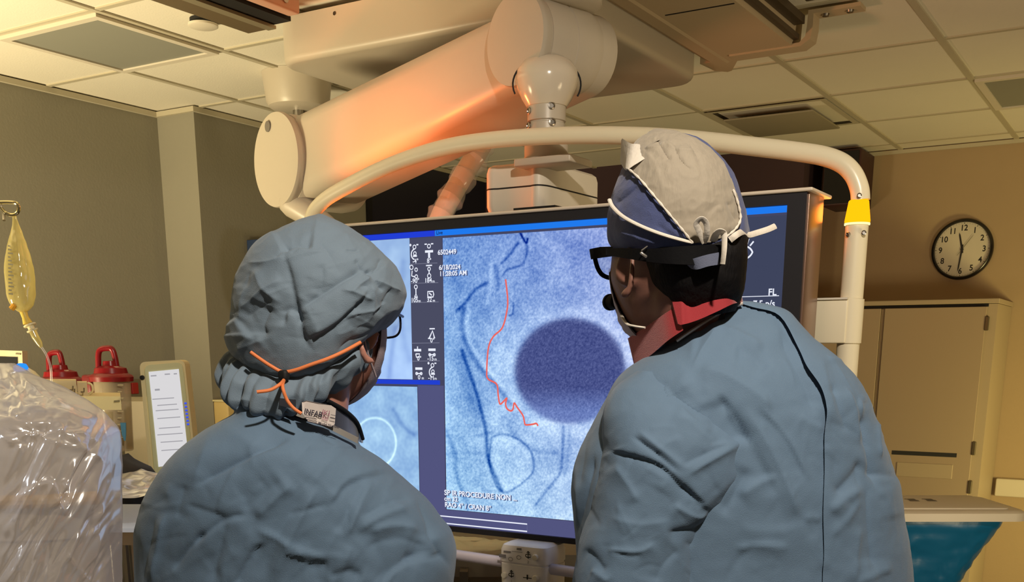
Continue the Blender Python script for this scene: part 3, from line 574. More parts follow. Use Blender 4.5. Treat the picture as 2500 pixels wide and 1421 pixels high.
def folded(V, Fc, folds, noise=()):
    """press creases into cloth: folds (kind, polyline on the cloth, width px, height mm); the cloth is measured off the photograph"""
    Nn_ = vnormals(V, Fc); px, py = proj(V); near = np.clip((-(Nn_@FH))*2.5+.2, 0, 1); D = np.zeros(len(V))
    for kd, poly, wd, amp in folds:
        pl = [tuple(q[:2]) for q in curve([(a, b, 0) for a, b in poly], 6)] if len(poly) > 2 else poly
        d, sg, T = sd(px, py, pl); tp = np.clip(np.minimum(T, 1-T)*5, 0, 1); tp = tp*tp*(3-2*tp) if kd != 'S' else 1
        if kd == 'r': f = .8*np.exp(-(d/np.where(sg > 0, wd*1.7, wd*.6))**1.1)*tp
        elif kd == 'c': f = np.exp(-d/wd)*tp
        elif kd in 'sS': f = np.exp(-d/wd)*tp/(1+np.exp(-sg*d/2.2))          # raised on the right hand of the direction of travel
        D += f*max(-9, min(13, amp*.85))*.001*near
    for sc, amp, sd_, kd in noise:
        D += amp*.001*(crumple(V, sc, sd_) if kd == 'c' else pn(V*sc+sd_*5.1))
    return V+Nn_*D[:, None]
def cloth(name, rows, m, parent, N=220, n=340, p=.9, folds=(), noise=(), close=True, keep=None, off=0, edge=None, lift=(), **k):
    V, Fc = loftrings(rows, N, n, p, close)
    V = folded(V, Fc, folds, noise)
    if off: V = V+vnormals(V, Fc)*off
    if keep is not None:
        px, py = proj(V); nr = -(vnormals(V, Fc)@FH); ok = keep(px, py, nr); Fc = [f for f in Fc if len(f) == 4 and all(ok[i] for i in f)]
        us = sorted({i for f in Fc for i in f})
        if edge is not None:                                    # draw the cut border onto a clean line
            cnt = {}
            for f in Fc:
                for a_, b_ in zip(f, f[1:]+f[:1]): cnt[(min(a_, b_), max(a_, b_))] = cnt.get((min(a_, b_), max(a_, b_)), 0)+1
            for i in {i for e_, q in cnt.items() if q == 1 for i in e_}:
                best = (13, 0, 0)
                for (ax, ay), (bx, by) in zip(edge[:-1], edge[1:]):
                    dx, dy = bx-ax, by-ay; t = min(1, max(0, ((px[i]-ax)*dx+(py[i]-ay)*dy)/(dx*dx+dy*dy))); q = math.hypot(px[i]-ax-t*dx, py[i]-ay-t*dy)
                    if q < best[0]: best = (q, ax+t*dx, ay+t*dy)
                if best[0] < 13: V[i] = at(best[1], best[2], (V[i]-CAM)@FH)
        for pl, wd, amp in lift: V = V-FH*(amp*np.exp(-(sd(px, py, pl)[0]/wd)**1.3))[:, None]
        mp = {j: q for q, j in enumerate(us)}; V2 = V[us]; Fc = [[mp[i] for i in f] for f in Fc]
    else: V2 = V
    b = MB(); b.v = [tuple(q) for q in V2]; b.f = [tuple(f) for f in Fc]
    return mk(name, b, m, parent, fix=True, ang=3, **k), V
def on(V, x, y, off=.002, r=9):                                # point of a surface seen at (x, y), lifted by off
    px, py = proj(V); d = np.hypot(px-x, py-y); k = np.where(d < r)[0]
    if len(k) == 0: k = np.argsort(d)[:6]
    t = (V[k]-CAM)@FH; return at(x, y, t.min()-off)
def strip(top, bot, th, n=8):                                   # a cloth band of real thickness between two edges (x, y, t)
    T_, B_ = curve([at(*q) for q in top], n), curve([at(*q) for q in bot], n); m = len(T_); B_ = [B_[min(len(B_)-1, round(i*(len(B_)-1)/(m-1)))] for i in range(m)]
    V, Fc = [], []
    for i in range(m): V += [T_[i], B_[i], B_[i]+FH*th, T_[i]+FH*th]
    for i in range(m-1):
        for k in range(4): Fc.append((4*i+k, 4*i+(k+1) % 4, 4*i+4+(k+1) % 4, 4*i+4+k))
    Fc += [(0, 1, 2, 3), (4*m-1, 4*m-2, 4*m-3, 4*m-4)]; return MB().add(V, Fc)
def headframe(c, f, pitch=0, roll=0):                           # f: (lateral, ahead) direction of the face
    fw = RR*f[0]+FH*f[1]; fw /= np.linalg.norm(fw); up = np.array([0, 0, 1.]); fw = fw*math.cos(pitch)-up*math.sin(pitch); sd_ = np.cross(fw, up); sd_ /= np.linalg.norm(sd_); up = np.cross(sd_, fw)
    sd2 = sd_*math.cos(roll)+up*math.sin(roll); up = up*math.cos(roll)-sd_*math.sin(roll)
    return np.array(c, float), sd2, fw, up                        # centre, right of the person, forward, up
def headmesh(fr, s=1.0):
    c, X, Y, Z = fr; nu, nv = 72, 54; V = []
    for j in range(nv+1):
        th = math.pi*j/nv
        for i in range(nu):
            q = 2*math.pi*i/nu; dx, dy, dz = math.sin(th)*math.sin(q), math.sin(th)*math.cos(q), math.cos(th)
            x, y, z = .076*dx, .097*dy, .118*dz
            if z < 0:
                s_ = -z/.118; x *= 1-.30*s_**2; y *= (1-.05*s_) if y > 0 else (1-.5*s_**1.2)
                if y > 0: y += .012*s_
            if dy > 0:
                g = lambda cx, cz, wx, wz: math.exp(-((x-cx)/wx)**2-((z-cz)/wz)**2)
                y += .010*g(0, .012, .010, .02)+.026*g(0, -.020, .013, .014)+.004*g(0, .036, .05, .01)
                y -= .011*(g(.032, .014, .016, .011)+g(-.032, .014, .016, .011))
                y += .006*g(0, -.054, .022, .005)-.004*g(0, -.060, .02, .003)+.006*g(0, -.067, .018, .005)+.008*g(0, -.098, .02, .014)-.004*g(0, -.08, .03, .008)
                x += .004*(g(.055, -.012, .015, .02)-g(-.055, -.012, .015, .02))
            V.append(c+(X*x+Y*y+Z*z)*s)
    Fc = [(j*nu+i, j*nu+(i+1) % nu, (j+1)*nu+(i+1) % nu, (j+1)*nu+i) for j in range(nv) for i in range(nu)]
    b = MB().add(V, Fc)
    for sg in (-1, 1):                                          # ears: rim, bowl and lobe
        o = c+X*sg*.076*s-Y*.004-Z*.020; e = X*sg*.72-Y*.70
        rim = [o+e*.004+(-Y*.3*0+e*.017*math.sin(q*.5+.2)+Z*(.037*math.cos(q))+Y*(-.019*math.sin(q)+.004))*s for q in np.linspace(-.5, 3.5, 16)]
        b.tube(rim, [.0052*s]*10+[.006*s]*3+[.0075*s]*3, 8)
        b.lathe(o+Z*.002+e*.002, X*sg*.9-Y*.45, [(.026*s, -.006), (.024*s, .002), (.012*s, -.001), (0, -.002)], 20)
    return b
def fuse(name, mb, m, parent=None, vox=.005, it=6, **k):        # union of overlapping forms -> one continuous skin
    me = bpy.data.meshes.new('f'); me.from_pydata(mb.v, [], mb.f); o = bpy.data.objects.new('f', me); COL.objects.link(o)
    r = o.modifiers.new('r', 'REMESH'); r.mode = 'VOXEL'; r.voxel_size = vox; r.use_smooth_shade = True
    s = o.modifiers.new('s', 'SMOOTH'); s.factor = .5; s.iterations = it
    me2 = bpy.data.meshes.new_from_object(o.evaluated_get(bpy.context.evaluated_depsgraph_get()))
    b = MB(); b.v = [tuple(v.co) for v in me2.vertices]; b.f = [tuple(p.vertices) for p in me2.polygons]
    bpy.data.objects.remove(o); bpy.data.meshes.remove(me2); return mk(name, b, m, parent, fix=False, **k)
def arm(b, sh, el, wr, out, up):                                # upper arm, forearm and a loosely curled hand with five fingers
    sh, el, wr = map(np.array, (sh, el, wr)); b.capsule(sh, el, .052, .042).capsule(el, wr, .043, .028)
    d = (wr-el)/np.linalg.norm(wr-el); o = np.array(out)-d*(np.array(out)@d); o /= np.linalg.norm(o); n_ = np.cross(d, o)
    for k in (-1.5, -.5, .5, 1.5): b.capsule(wr, wr+d*.085+o*k*.019, .019, .0125, 10)
    for k, l in ((-1.5, .062), (-.5, .078), (.5, .085), (1.5, .075)):
        a = wr+d*.09+o*k*.021; m1 = a+d*l*.5-n_*.006; b.capsule(a, m1, .0095, .009, 10).capsule(m1, m1+d*l*.42-n_*l*.35, .009, .0078, 10)
    a = wr+d*.03+o*.026; m1 = a+o*.028+d*.03; b.capsule(wr+d*.015+o*.01, a, .016, .013, 10).capsule(a, m1, .012, .0105, 10).capsule(m1, m1+d*.03-n_*.006, .0105, .009, 10)
def legs(b, c, up, ft, sep=.095):
    for s_ in (-1, 1):
        h = c+RR*s_*sep; kn = np.array([h[0], h[1], .5])+FH*.02; an = np.array([h[0], h[1], .09])-FH*.01; b.capsule(h, kn, .085, .058).capsule(kn, an, .056, .04).capsule(an, an+FH*.12-np.array([0, 0, .045]), .04, .03)
def shoes(c, parent, m, sep=.095):
    for s_ in (-1, 1):
        a = np.array([c[0], c[1], 0])+RR*s_*sep; V, Fc = [], []
        b = MB(); pr = [(-.11, .034, .075), (-.09, .042, .085), (0, .043, .085), (.08, .05, .06), (.13, .046, .05), (.165, .03, .035)]
        rings = [[a+FH*l+RR*w_*math.cos(q)+np.array([0, 0, max(0, h_*.5+h_*.5*math.sin(q))]) for q in np.linspace(0, 2*math.pi, 20, endpoint=False)] for l, w_, h_ in pr]
        mk('shoe', loft(rings), m, parent)

def scatter(n, box, ang, wd, amp, seed, ln=(60, 200)):
    g_ = np.random.default_rng(seed); L = []
    for _ in range(n):
        x, y = g_.uniform(box[0], box[2]), g_.uniform(box[1], box[3]); q = math.radians(g_.normal(*ang)); l = g_.uniform(*ln)/2; b_ = g_.normal(0, .12)*l
        L.append((g_.choice(['c', 'c', 's']), [(x-l*math.cos(q), y-l*math.sin(q)), (x+b_*math.sin(q), y-b_*math.cos(q)), (x+l*math.cos(q), y+l*math.sin(q))], g_.uniform(*wd), g_.uniform(*amp)*g_.choice([-1, 1])))
    return L
# ---- left person -----------------------------------------------------------------------------------------------------
TL = 1.62
cL = at(795, 795, TL+.02); frL = headframe(cL, (.50, .86), .10, .05)
gl = [(575, 965, 640, 970, TL-.03, .05, .02), (556, 985, 740, 1008, TL-.03, .075, .05), (538, 1010, 830, 1046, TL-.03, .097, .07), (472, 1042, 888, 1078, TL-.03, .119, .09), (422, 1078, 905, 1092, TL-.028, .134, .10),
      (385, 1118, 955, 1122, TL-.023, .146, .11), (355, 1168, 1010, 1170, TL-.016, .156, .12), (334, 1220, 1060, 1220, TL-.010, .162, .12), (327, 1262, 1086, 1262, TL-.006, .165, .12), (326, 1300, 1108, 1300, TL-.003, .166, .12), (328, 1345, 1118, 1345, TL, .166, .12),
      (330, 1421, 1110, 1421, TL, .166, .13), (330, 1520, 1095, 1520, TL, .166, .14), (335, 1750, 1085, 1750, TL, .17, .15), (330, 2200, 1090, 2200, TL, .18, .16), (300, 2850, 1120, 2850, TL, .19, .17)]
def trim(rows, f): return [(x0+f(y0)[0], y0, x1-f(y0)[1], y1, t_, a_, min(b_, .05 if y0 < 1150 else b_), *r) for x0, y0, x1, y1, t_, a_, b_, *r in rows]
gl = trim(gl, lambda y: (np.interp(y, [960, 1010, 1050, 1200, 1300], [0, 34, 46, 30, 15]), np.interp(y, [1000, 1050, 1170, 1300], [0, 20, 26, 4])))
def shrink(rows, s, lo): return [(x0+(x1-x0)*(1-s)/2, y0, x1-(x1-x0)*(1-s)/2, y1, t_, a*s, b_*s, *r) for x0, y0, x1, y1, t_, a, b_, *r in rows if y0 <= lo]
b = headmesh(frL); nk = frL[0]-frL[3]*.075-frL[2]*.025
b.capsule(nk+np.array([0, 0, .02]), at(735, 1110, TL-.0), .056, .064, 18)
V, Fc = loftrings(shrink(gl[3:], .74, 1800), 60, 60); b.add(V, Fc)
hip = at(715, 1850, TL)
legs(b, hip, 0, 0)
for s_, px in ((-1, 480), (1, 895)):
    sh_ = at(px, 1285, TL-.05); el = lf(sh_@RR+s_*.02, sh_@FH+.03, sh_[2]-.25); arm(b, sh_, el, el+FH*.24-RR*s_*.06+np.array([0, 0, -.03]), -RR*s_, 1)
pL = fuse('person', b, M_skinL, label='person at left in blue gown and puffy bouffant cap, back turned, facing the monitor', cat='person')
fl = [('c', [(524, 1028), (580, 1060), (640, 1096)], 30, 5), ('c', [(524, 1028), (495, 1110), (470, 1188)], 26, 4.5), ('c', [(470, 1190), (560, 1140), (640, 1098), (722, 1062)], 15, -7), ('s', [(722, 1066), (640, 1101), (470, 1192)], 60, -7),
      ('s', [(966, 1158), (939, 1155), (858, 1177), (817, 1216), (800, 1240)], 26, 9), ('c', [(966, 1157), (939, 1154), (858, 1176), (817, 1215)], 7, -6), ('c', [(700, 1258), (760, 1242), (805, 1230)], 6, -4),
      ('r', [(914, 1165), (880, 1230), (844, 1320)], 13, 9), ('r', [(895, 1172), (858, 1235), (826, 1310)], 16, -7), ('r', [(780, 1180), (745, 1245), (705, 1324), (667, 1430)], 15, 10), ('r', [(745, 1190), (712, 1250), (670, 1330), (640, 1420)], 20, -7),
      ('c', [(650, 1322), (626, 1341), (600, 1380), (570, 1435)], 9, -9), ('s', [(650, 1322), (626, 1341), (600, 1380), (570, 1435)], 40, 6), ('c', [(470, 1336), (510, 1300), (552, 1270), (610, 1256)], 8, -8), ('s', [(470, 1336), (510, 1300), (552, 1270), (610, 1256)], 30, 7),
      ('c', [(420, 1395), (455, 1345), (502, 1296)], 7, -7), ('r', [(722, 1180), (670, 1222), (620, 1268)], 18, 9), ('r', [(690, 1170), (640, 1210), (590, 1250)], 22, -6), ('r', [(620, 1285), (694, 1322), (725, 1340), (802, 1362)], 10, 9), ('r', [(725, 1362), (765, 1380), (805, 1374)], 11, -5),
      ('r', [(885, 1350), (930, 1322), (985, 1312), (1060, 1340)], 34, -14), ('s', [(1075, 1348), (1020, 1362), (960, 1400), (930, 1440)], 40, -12), ('c', [(990, 1372), (1035, 1362), (1090, 1355)], 7, -8), ('r', [(900, 1300), (960, 1282), (1030, 1292)], 16, 10), ('r', [(800, 1410), (850, 1395), (890, 1410)], 18, -12),
      ('c', [(1008, 1198), (1040, 1262), (1061, 1324), (1106, 1392)], 9, -6), ('r', [(1010, 1212), (945, 1232), (878, 1268)], 13, -9), ('r', [(1000, 1236), (930, 1262), (870, 1300)], 16, 8), ('r', [(404, 1250), (385, 1330), (370, 1430)], 12, 8), ('r', [(380, 1250), (362, 1340), (345, 1430)], 12, -5),
      ('c', [(782, 1066), (800, 1076), (820, 1088)], 6, -4), ('r', [(850, 1090), (800, 1130), (760, 1190)], 26, 5), ('r', [(930, 1120), (920, 1150), (935, 1150)], 8, -3), ('r', [(560, 1260), (540, 1330), (520, 1430)], 14, -6), ('r', [(450, 1230), (520, 1252), (560, 1265)], 9, -4), ('r', [(860, 1330), (840, 1380), (820, 1430)], 13, 7), ('c', [(700, 1340), (720, 1352), (745, 1350)], 5, 5), ('r', [(590, 1100), (680, 1110), (760, 1090)], 40, 5)]
fl += scatter(50, (340, 1080, 1080, 1440), (-50, 35), (3, 9), (.7, 1.8), 11, (30, 130))+scatter(26, (340, 1080, 1080, 1440), (-55, 28), (10, 34), (1.5, 4), 1)
gown, VgL = cloth('gown', gl, M_gown, pL, N=360, n=460, p=.86, folds=fl, noise=((6, 2.2, 1, 'n'), (13, 1.2, 2, 'c'), (45, .4, 3, 'c')))
# neck edge of the gown, lead collar under it, tag
nb = [(612, 970), (645, 981), (690, 997), (740, 1014), (790, 1034), (835, 1056), (874, 1076)]
nbp = [on(VgL, x, y+4, .004, 14) for x, y in nb]; nbt = [(p-CAM)@FH for p in nbp]
mk('neck_binding', strip([(x, y-7, t_-.003) for (x, y), t_ in zip(nb, nbt)], [(x-1, y+7, t_-.004) for (x, y), t_ in zip(nb, nbt)], .004), mat('beige gown binding', (136, 132, 128), .8), pL, label='beige neck binding')
M_lead = mat('navy lead collar', (30, 34, 50), .4, sheen=.2)
TK = TL+.035
tc = [(600, 962, TK+.0), (650, 962, TK-.07), (720, 968, TK-.115), (790, 975, TK-.105), (840, 1000, TK-.06), (872, 1030, TK-.01), (884, 1062, TK+.03)]
bc = [(600, 1000, TK+.0), (650, 1010, TK-.075), (720, 1040, TK-.12), (790, 1062, TK-.11), (840, 1072, TK-.065), (868, 1076, TK-.01), (884, 1082, TK+.03)]
colr = mk('lead_collar', strip(tc, bc, .012), M_lead, pL, label='navy thyroid collar')
mk('collar_piping', MB().tube(curve([at(x, y, t_-.004) for x, y, t_ in ((800, 978, TK-.10), (842, 1002, TK-.06), (872, 1032, TK-.01), (886, 1072, TK+.02))], 6), .003, 8), M_black, colr)
def patch(pts, off, th=.0015):
    T_ = [at(x, y, t_-off) for x, y, t_ in pts]; return MB().prism(T_, FH*th)
TK = TL+.0
tagp = [(737, 982, TK-.123), (748, 978, TK-.123), (808, 990, TK-.103), (820, 998, TK-.098), (817, 1036, TK-.098), (808, 1042, TK-.102), (752, 1028, TK-.123), (738, 1008, TK-.126)]
tg = mk('collar_tag', patch(tagp, .012), mat('white tag', (206, 196, 192), .5), pL, smooth=False, label='white printed tag')
tk = MB(); o = at(737, 1004, TK-.1385); e1 = at(818, 1022, TK-.1135)-o; e1 /= np.linalg.norm(e1); e2 = np.cross(e1, -np.cross(e1, np.array([0, 0, 1.]))); e2 = np.array([0, 0, 1.])-e1*e1[2]; e2 /= np.linalg.norm(e2)
text(tk, 'INFAB', .0098, o+e1*.003-e2*.002, e1, e2, depth=.001, bold=.02)
text(tk, 'Model Number', .0052, o+e1*.026-e2*.0125, e1, e2, depth=.001, bold=.02)
def tl(a, b_, w_=.0007): q = np.cross(e1, e2)*.001; tk.ribbon([o+e1*a[0]+e2*a[1]+q, o+e1*b_[0]+e2*b_[1]+q], w_, np.cross(e1, e2))
for i in range(4): tl((.004+.002*i, -.0035-.003*i), (.022+.001*i, -.0035-.003*i))
for i in range(2): tl((.042, .004-.0045*i), (.05, .004-.0045*i))
mk('tag_print', tk, mat('tag ink', (52, 48, 62), .7), tg, smooth=False)
kk = MB(); text(kk, 'K', .0105, o+e1*.031+e2*.0012, e1, e2, depth=.001); q = np.cross(e1, e2)*.001
for a in (.0298, .0392): kk.ribbon([o+e1*a+e2*.001+q, o+e1*a+e2*.009+q], .0009, np.cross(e1, e2))
for i in range(3): kk.ribbon([o+e1*.03+e2*(-.001-.0018*i)+q, o+e1*.039+e2*(-.001-.0018*i)+q], .0007, np.cross(e1, e2))
mk('tag_emblem', kk, mat('tag mauve', (150, 84, 110), .7), tg, smooth=False)
mk('dark_label', patch([(682, 972, TK-.115), (722, 976, TK-.123), (722, 1000, TK-.125), (682, 990, TK-.118)], .012), mat('dark label', (44, 46, 56), .6), pL, smooth=False)
# bouffant cap
cap = [(778, 522, 792, 522, TL, .01, .01), (735, 537, 838, 543, TL, .05, .05), (672, 567, 892, 582, TL, .085, .09), (612, 615, 944, 626, TL, .112, .115), (583, 672, 978, 672, TL, .125, .125), (573, 745, 992, 712, TL, .13, .13, .004), (566, 800, 986, 742, TL, .128, .13, .012), (566, 836, 960, 784, TL, .12, .12, .028), (590, 860, 908, 822, TL, .105, .1, .044), (620, 862, 880, 832, TL, .09, .08, .044)]
cf_ = [('s', [(765, 606), (723, 602), (689, 618)], 40, -12), ('c', [(689, 618), (702, 640), (718, 700), (731, 762), (748, 829), (773, 862)], 14, -8), ('s', [(773, 862), (748, 829), (731, 762), (702, 640), (689, 618)], 50, 7), ('c', [(731, 758), (810, 706), (896, 652)], 9, -6), ('s', [(896, 652), (810, 706), (731, 758)], 30, -4),
       ('s', [(905, 700), (870, 742), (816, 791), (748, 829)], 50, 11), ('c', [(748, 829), (816, 791), (870, 742), (905, 700)], 10, -6), ('c', [(816, 863), (850, 838), (887, 825), (959, 787)], 10, -5), ('c', [(579, 762), (630, 720), (690, 676)], 14, 7), ('s', [(575, 772), (598, 806), (624, 830)], 40, 9), ('r', [(660, 745), (640, 790), (650, 830)], 20, -10), ('s', [(735, 800), (722, 768), (700, 762), (696, 800)], 20, -9),
       ('c', [(896, 655), (915, 680), (935, 715)], 6, -6), ('c', [(908, 673), (925, 650), (930, 628)], 6, -5), ('c', [(908, 673), (880, 650), (868, 630)], 6, -5), ('c', [(908, 673), (930, 690), (985, 712)], 7, 5), ('c', [(908, 673), (870, 700), (850, 716)], 7, 5), ('c', [(908, 690), (912, 740), (900, 790)], 8, 5), ('c', [(830, 705), (880, 720), (912, 735)], 7, 5), ('c', [(850, 770), (900, 760), (950, 740)], 7, 4), ('c', [(843, 610), (860, 613), (878, 612)], 4, -3), ('c', [(915, 770), (935, 745), (960, 700)], 8, -5),
       ('c', [(600, 640), (650, 640), (700, 625)], 10, 4), ('c', [(620, 650), (640, 700), (690, 745)], 16, 5), ('r', [(840, 560), (860, 600), (900, 640)], 20, 4), ('r', [(600, 690), (590, 740), (585, 790)], 14, 5)]
cf_ += scatter(34, (590, 560, 970, 840), (-40, 45), (3, 8), (.7, 2), 15, (25, 110))+scatter(16, (590, 560, 970, 840), (-40, 40), (8, 26), (1.5, 4.5), 5, (50, 150))
bf, VcL = cloth('bouffant_cap', cap, M_bouf, pL, N=230, n=380, p=.95, folds=cf_, noise=((9, 3, 4, 'n'), (16, 2.4, 5, 'c'), (48, .7, 6, 'c')))
ruf = [(600, 846, 900, 822, TL, .10, .09, .045), (566, 862, 906, 838, TL, .112, .1, .05), (552, 892, 900, 862, TL, .122, .1, .052), (548, 922, 878, 902, TL, .120, .1, .048), (560, 946, 845, 930, TL, .108, .09, .04), (590, 962, 810, 952, TL, .092, .08, .03), (640, 962, 780, 955, TL, .07, .06, .02)]
V, Fc = loftrings(ruf, 70, 420, 1); a = np.tile(np.arange(420)/420*2*math.pi, 70); rr_ = np.repeat(np.linspace(0, 1, 70), 420); Nr = vnormals(V, Fc)
D = (.0075*np.abs(np.sin(a*9.5+2.2*np.sin(a*3)+2*rr_))+.004*np.sin(a*23+3*np.sin(5*a)+4*rr_)-.003)*np.sin(math.pi*np.clip(rr_*1.05, 0, 1))+.005*crumple(V, 30, 8)*np.clip(rr_*4, 0, 1)
V = V+Nr*D[:, None]; V[:, 2] += .006*np.sin(a*7+1)*rr_**2; VrL = V
b = MB(); b.v = [tuple(q) for q in V]; b.f = [tuple(f) for f in Fc]; mk('cap_ruffle', b, M_bouf, bf, ang=3)
M_or = mat('orange elastic', (226, 128, 74), .6)
VV = np.concatenate([VcL, VrL])
cd = [(612, 860), (640, 880), (665, 896), (690, 908), (720, 904), (760, 890), (800, 876), (840, 858), (880, 836)]
mk('elastic_cord', MB().tube(curve([on(VV, x, y, .002, 14) for x, y in cd], 5), .0026, 10), M_or, bf, label='orange elastic cord')
kn = on(VV, 693, 916, .004, 14); mk('cord_lock', MB().box(kn, (.015, .012, .014), .004), M_black, bf)
mk('tie_end', MB().tube(curve([kn-np.array([0, 0, .006]), at(684, 938, TL-.155), at(660, 952, TL-.165), at(627, 957, TL-.17)], 6), .0024, 10), M_or, bf)
mk('tie_end', MB().tube(curve([kn-np.array([0, 0, .006]), at(690, 945, TL-.157), at(700, 975, TL-.16), at(716, 996, TL-.16), at(736, 1010, TL-.16)], 6), .0024, 10), M_or, bf)
# mask, ear loop and glasses
def facepatch(name, fr, m, parent, a0, a1, z0, z1, off, s=1.0, bulge=.012):
    c, X, Y, Z = fr; nu, nv = 40, 24; V = []
    for j in range(nv):
        z = z0+(z1-z0)*j/(nv-1); s_ = max(0, -z/.118)
        for i in range(nu):
            q = a0+(a1-a0)*i/(nu-1); k = math.sqrt(max(.05, 1-(z/.122)**2)); x = (.076+off)*k*math.sin(q)*(1-.2*s_**2); y = (.097+off)*k*math.cos(q)*(1-.02*s_)+.010*s_
            u = math.cos(q)**2*math.sin(math.pi*j/(nv-1)) if abs(q) < 1.57 else 0
            y += (bulge+.018)*u*math.exp(-(x/.03)**2)+.0015*math.sin(j*1.9)*u
            V.append(c+(X*x+Y*y+Z*z)*s)
    Fc = [(j*nu+i, j*nu+i+1, (j+1)*nu+i+1, (j+1)*nu+i) for j in range(nv-1) for i in range(nu-1)]
    n0 = len(V); V2 = [v-(v-c)*.015 for v in V]; Fc2 = [tuple(i+n0 for i in f[::-1]) for f in Fc]
    return mk(name, MB().add(V+V2, Fc+Fc2), m, parent, ang=3)
M_mask = mat('pale mask fabric', (176, 160, 166), .8, bump=.3, bscale=500)
mskL = facepatch('face_mask', frL, M_mask, pL, -1.25, 1.25, -.115, .0, .007)
c, X, Y, Z = frL
mk('ear_loop', MB().tube(curve([c+X*.066+Y*.045-Z*.02, c+X*.082+Y*.01-Z*.005, c+X*.086-Y*.012-Z*.0, c+X*.084-Y*.014-Z*.03, c+X*.07+Y*.03-Z*.075], 6), .0016, 8), M_mask, mskL)
gs = thing('eyeglasses', c, 'wire rimmed glasses worn by the person in the puffy cap', 'glasses') if 0 else None
M_wire = mat('dark wire frame', (40, 40, 52), .3, .6)
def specs(name, fr, parent, m, r=.0018, w_=.027, h_=.019, zc_=.012, dy=.112, thick=1.0, tz=0.0):
    c, X, Y, Z = fr; g_ = None
    for s_ in (-1, 1):
        o = c+X*s_*.034+Y*dy+Z*zc_; lp = [o+X*w_*math.copysign(abs(math.cos(q))**.7, math.cos(q))+Z*h_*math.copysign(abs(math.sin(q))**.7, math.sin(q))-Y*.006*(math.cos(q)*s_) for q in np.linspace(0, 2*math.pi, 33)]
        rim = mk('glasses_rim', MB().tube(lp, r, 8, cap=False), m, parent)
        lens = MB(); lens.v = [tuple(p) for p in lp[:-1]]; lens.f = [tuple(range(32))]
        mk('lens', lens, clear, rim, smooth=False)
        mk('glasses_temple', MB().tube(curve([o+X*s_*w_+Z*h_*.6, c+X*s_*.078+Y*.07+Z*(zc_+.010+tz), c+X*s_*.084+Z*(zc_+.012+tz), c+X*s_*.082-Y*.03+Z*(zc_-.004+tz)], 6), r*1.2*thick, 8, flat=1.0), m, parent)
    mk('glasses_bridge', MB().tube([c+X*-.010+Y*(dy+.004)+Z*(zc_+.006), c+Y*(dy+.007)+Z*(zc_+.009), c+X*.010+Y*(dy+.004)+Z*(zc_+.006)], r, 8), m, parent)
specs('glasses', frL, pL, M_wire)
M_eye = mat('eye white', (226, 220, 214), .2); M_iris = mat('dark iris', (40, 28, 22), .2)
def eyes(fr, parent):
    c, X, Y, Z = fr
    for s_ in (-1, 1):
        o = c+X*s_*.032+Y*.079+Z*.014; e_ = mk('eye', MB().lathe(o-Y*.011, Y, [(.001, 0)]+[(.0115*math.sin(q), .0115-.0115*math.cos(q)) for q in np.linspace(.2, 2.95, 12)], 20), M_eye, parent)
        mk('iris', MB().lathe(o+Y*.0108, Y, [(.0052, -.0005), (.005, .0008), (0, .0011)], 16), M_iris, e_)
eyes(frL, pL)
M_shoe = mat('dark shoe', (40, 40, 46), .5); shoes(hip, pL, M_shoe)

# ---- right person ----------------------------------------------------------------------------------------------------
TR = 1.60
cR = at(1632, 640, TR+.03); frR = headframe(cR, (-.50, .87), .20, -.05)
gr = [(1795, 733, 1822, 736, TR-.0, .008, .01), (1752, 757, 1915, 757, TR-.0, .03, .03), (1690, 797, 1966, 797, TR-.0, .06, .05), (1632, 836, 2012, 836, TR-.0, .085, .07), (1575, 872, 2060, 872, TR, .105, .085), (1540, 894, 2082, 894, TR, .115, .09), (1500, 926, 2108, 926, TR, .125, .10),
      (1460, 976, 2134, 976, TR, .135, .11), (1430, 1030, 2154, 1030, TR, .14, .115), (1390, 1108, 2180, 1108, TR, .145, .12), (1379, 1190, 2197, 1190, TR, .15, .125), (1388, 1262, 2202, 1262, TR, .15, .13), (1396, 1320, 2211, 1320, TR, .15, .13), (1398, 1421, 2222, 1421, TR, .155, .13), (1400, 1560, 2232, 1560, TR, .16, .14), (1400, 1900, 2250, 1900, TR, .17, .15), (1390, 2400, 2260, 2400, TR, .18, .16), (1380, 2900, 2280, 2900, TR, .19, .17)]
gr = trim(gr, lambda y: (np.interp(y, [740, 900, 980, 1100, 1300], [0, 0, 20, 22, 10]), np.interp(y, [740, 830, 1000, 1150, 1300], [0, 26, 30, 18, 8])))
b = headmesh(frR); nk = frR[0]-frR[3]*.085-frR[2]*.03
b.capsule(nk+np.array([0, 0, .03]), at(1715, 900, TR+.05), .056, .06, 18)
V, Fc = loftrings(shrink(gr[4:], .74, 1900), 60, 60); b.add(V, Fc)
hip = at(1810, 1880, TR); legs(b, hip, 0, 0)
sh_ = at(1600, 1120, TR-.06); el = at(1580, 1500, TR-.06); arm(b, sh_, el, el+FH*.22+RR*.02+np.array([0, 0, -.02]), RR, 1)
sh_ = at(2030, 1120, TR-.03); el = at(2070, 1480, TR-.0); arm(b, sh_, el, el+FH*.22-RR*.08+np.array([0, 0, .02]), -RR, 1)
pR = fuse('person', b, M_skinR, label='person at right in blue gown and tied scrub cap leaning toward the monitor, red collar', cat='person')
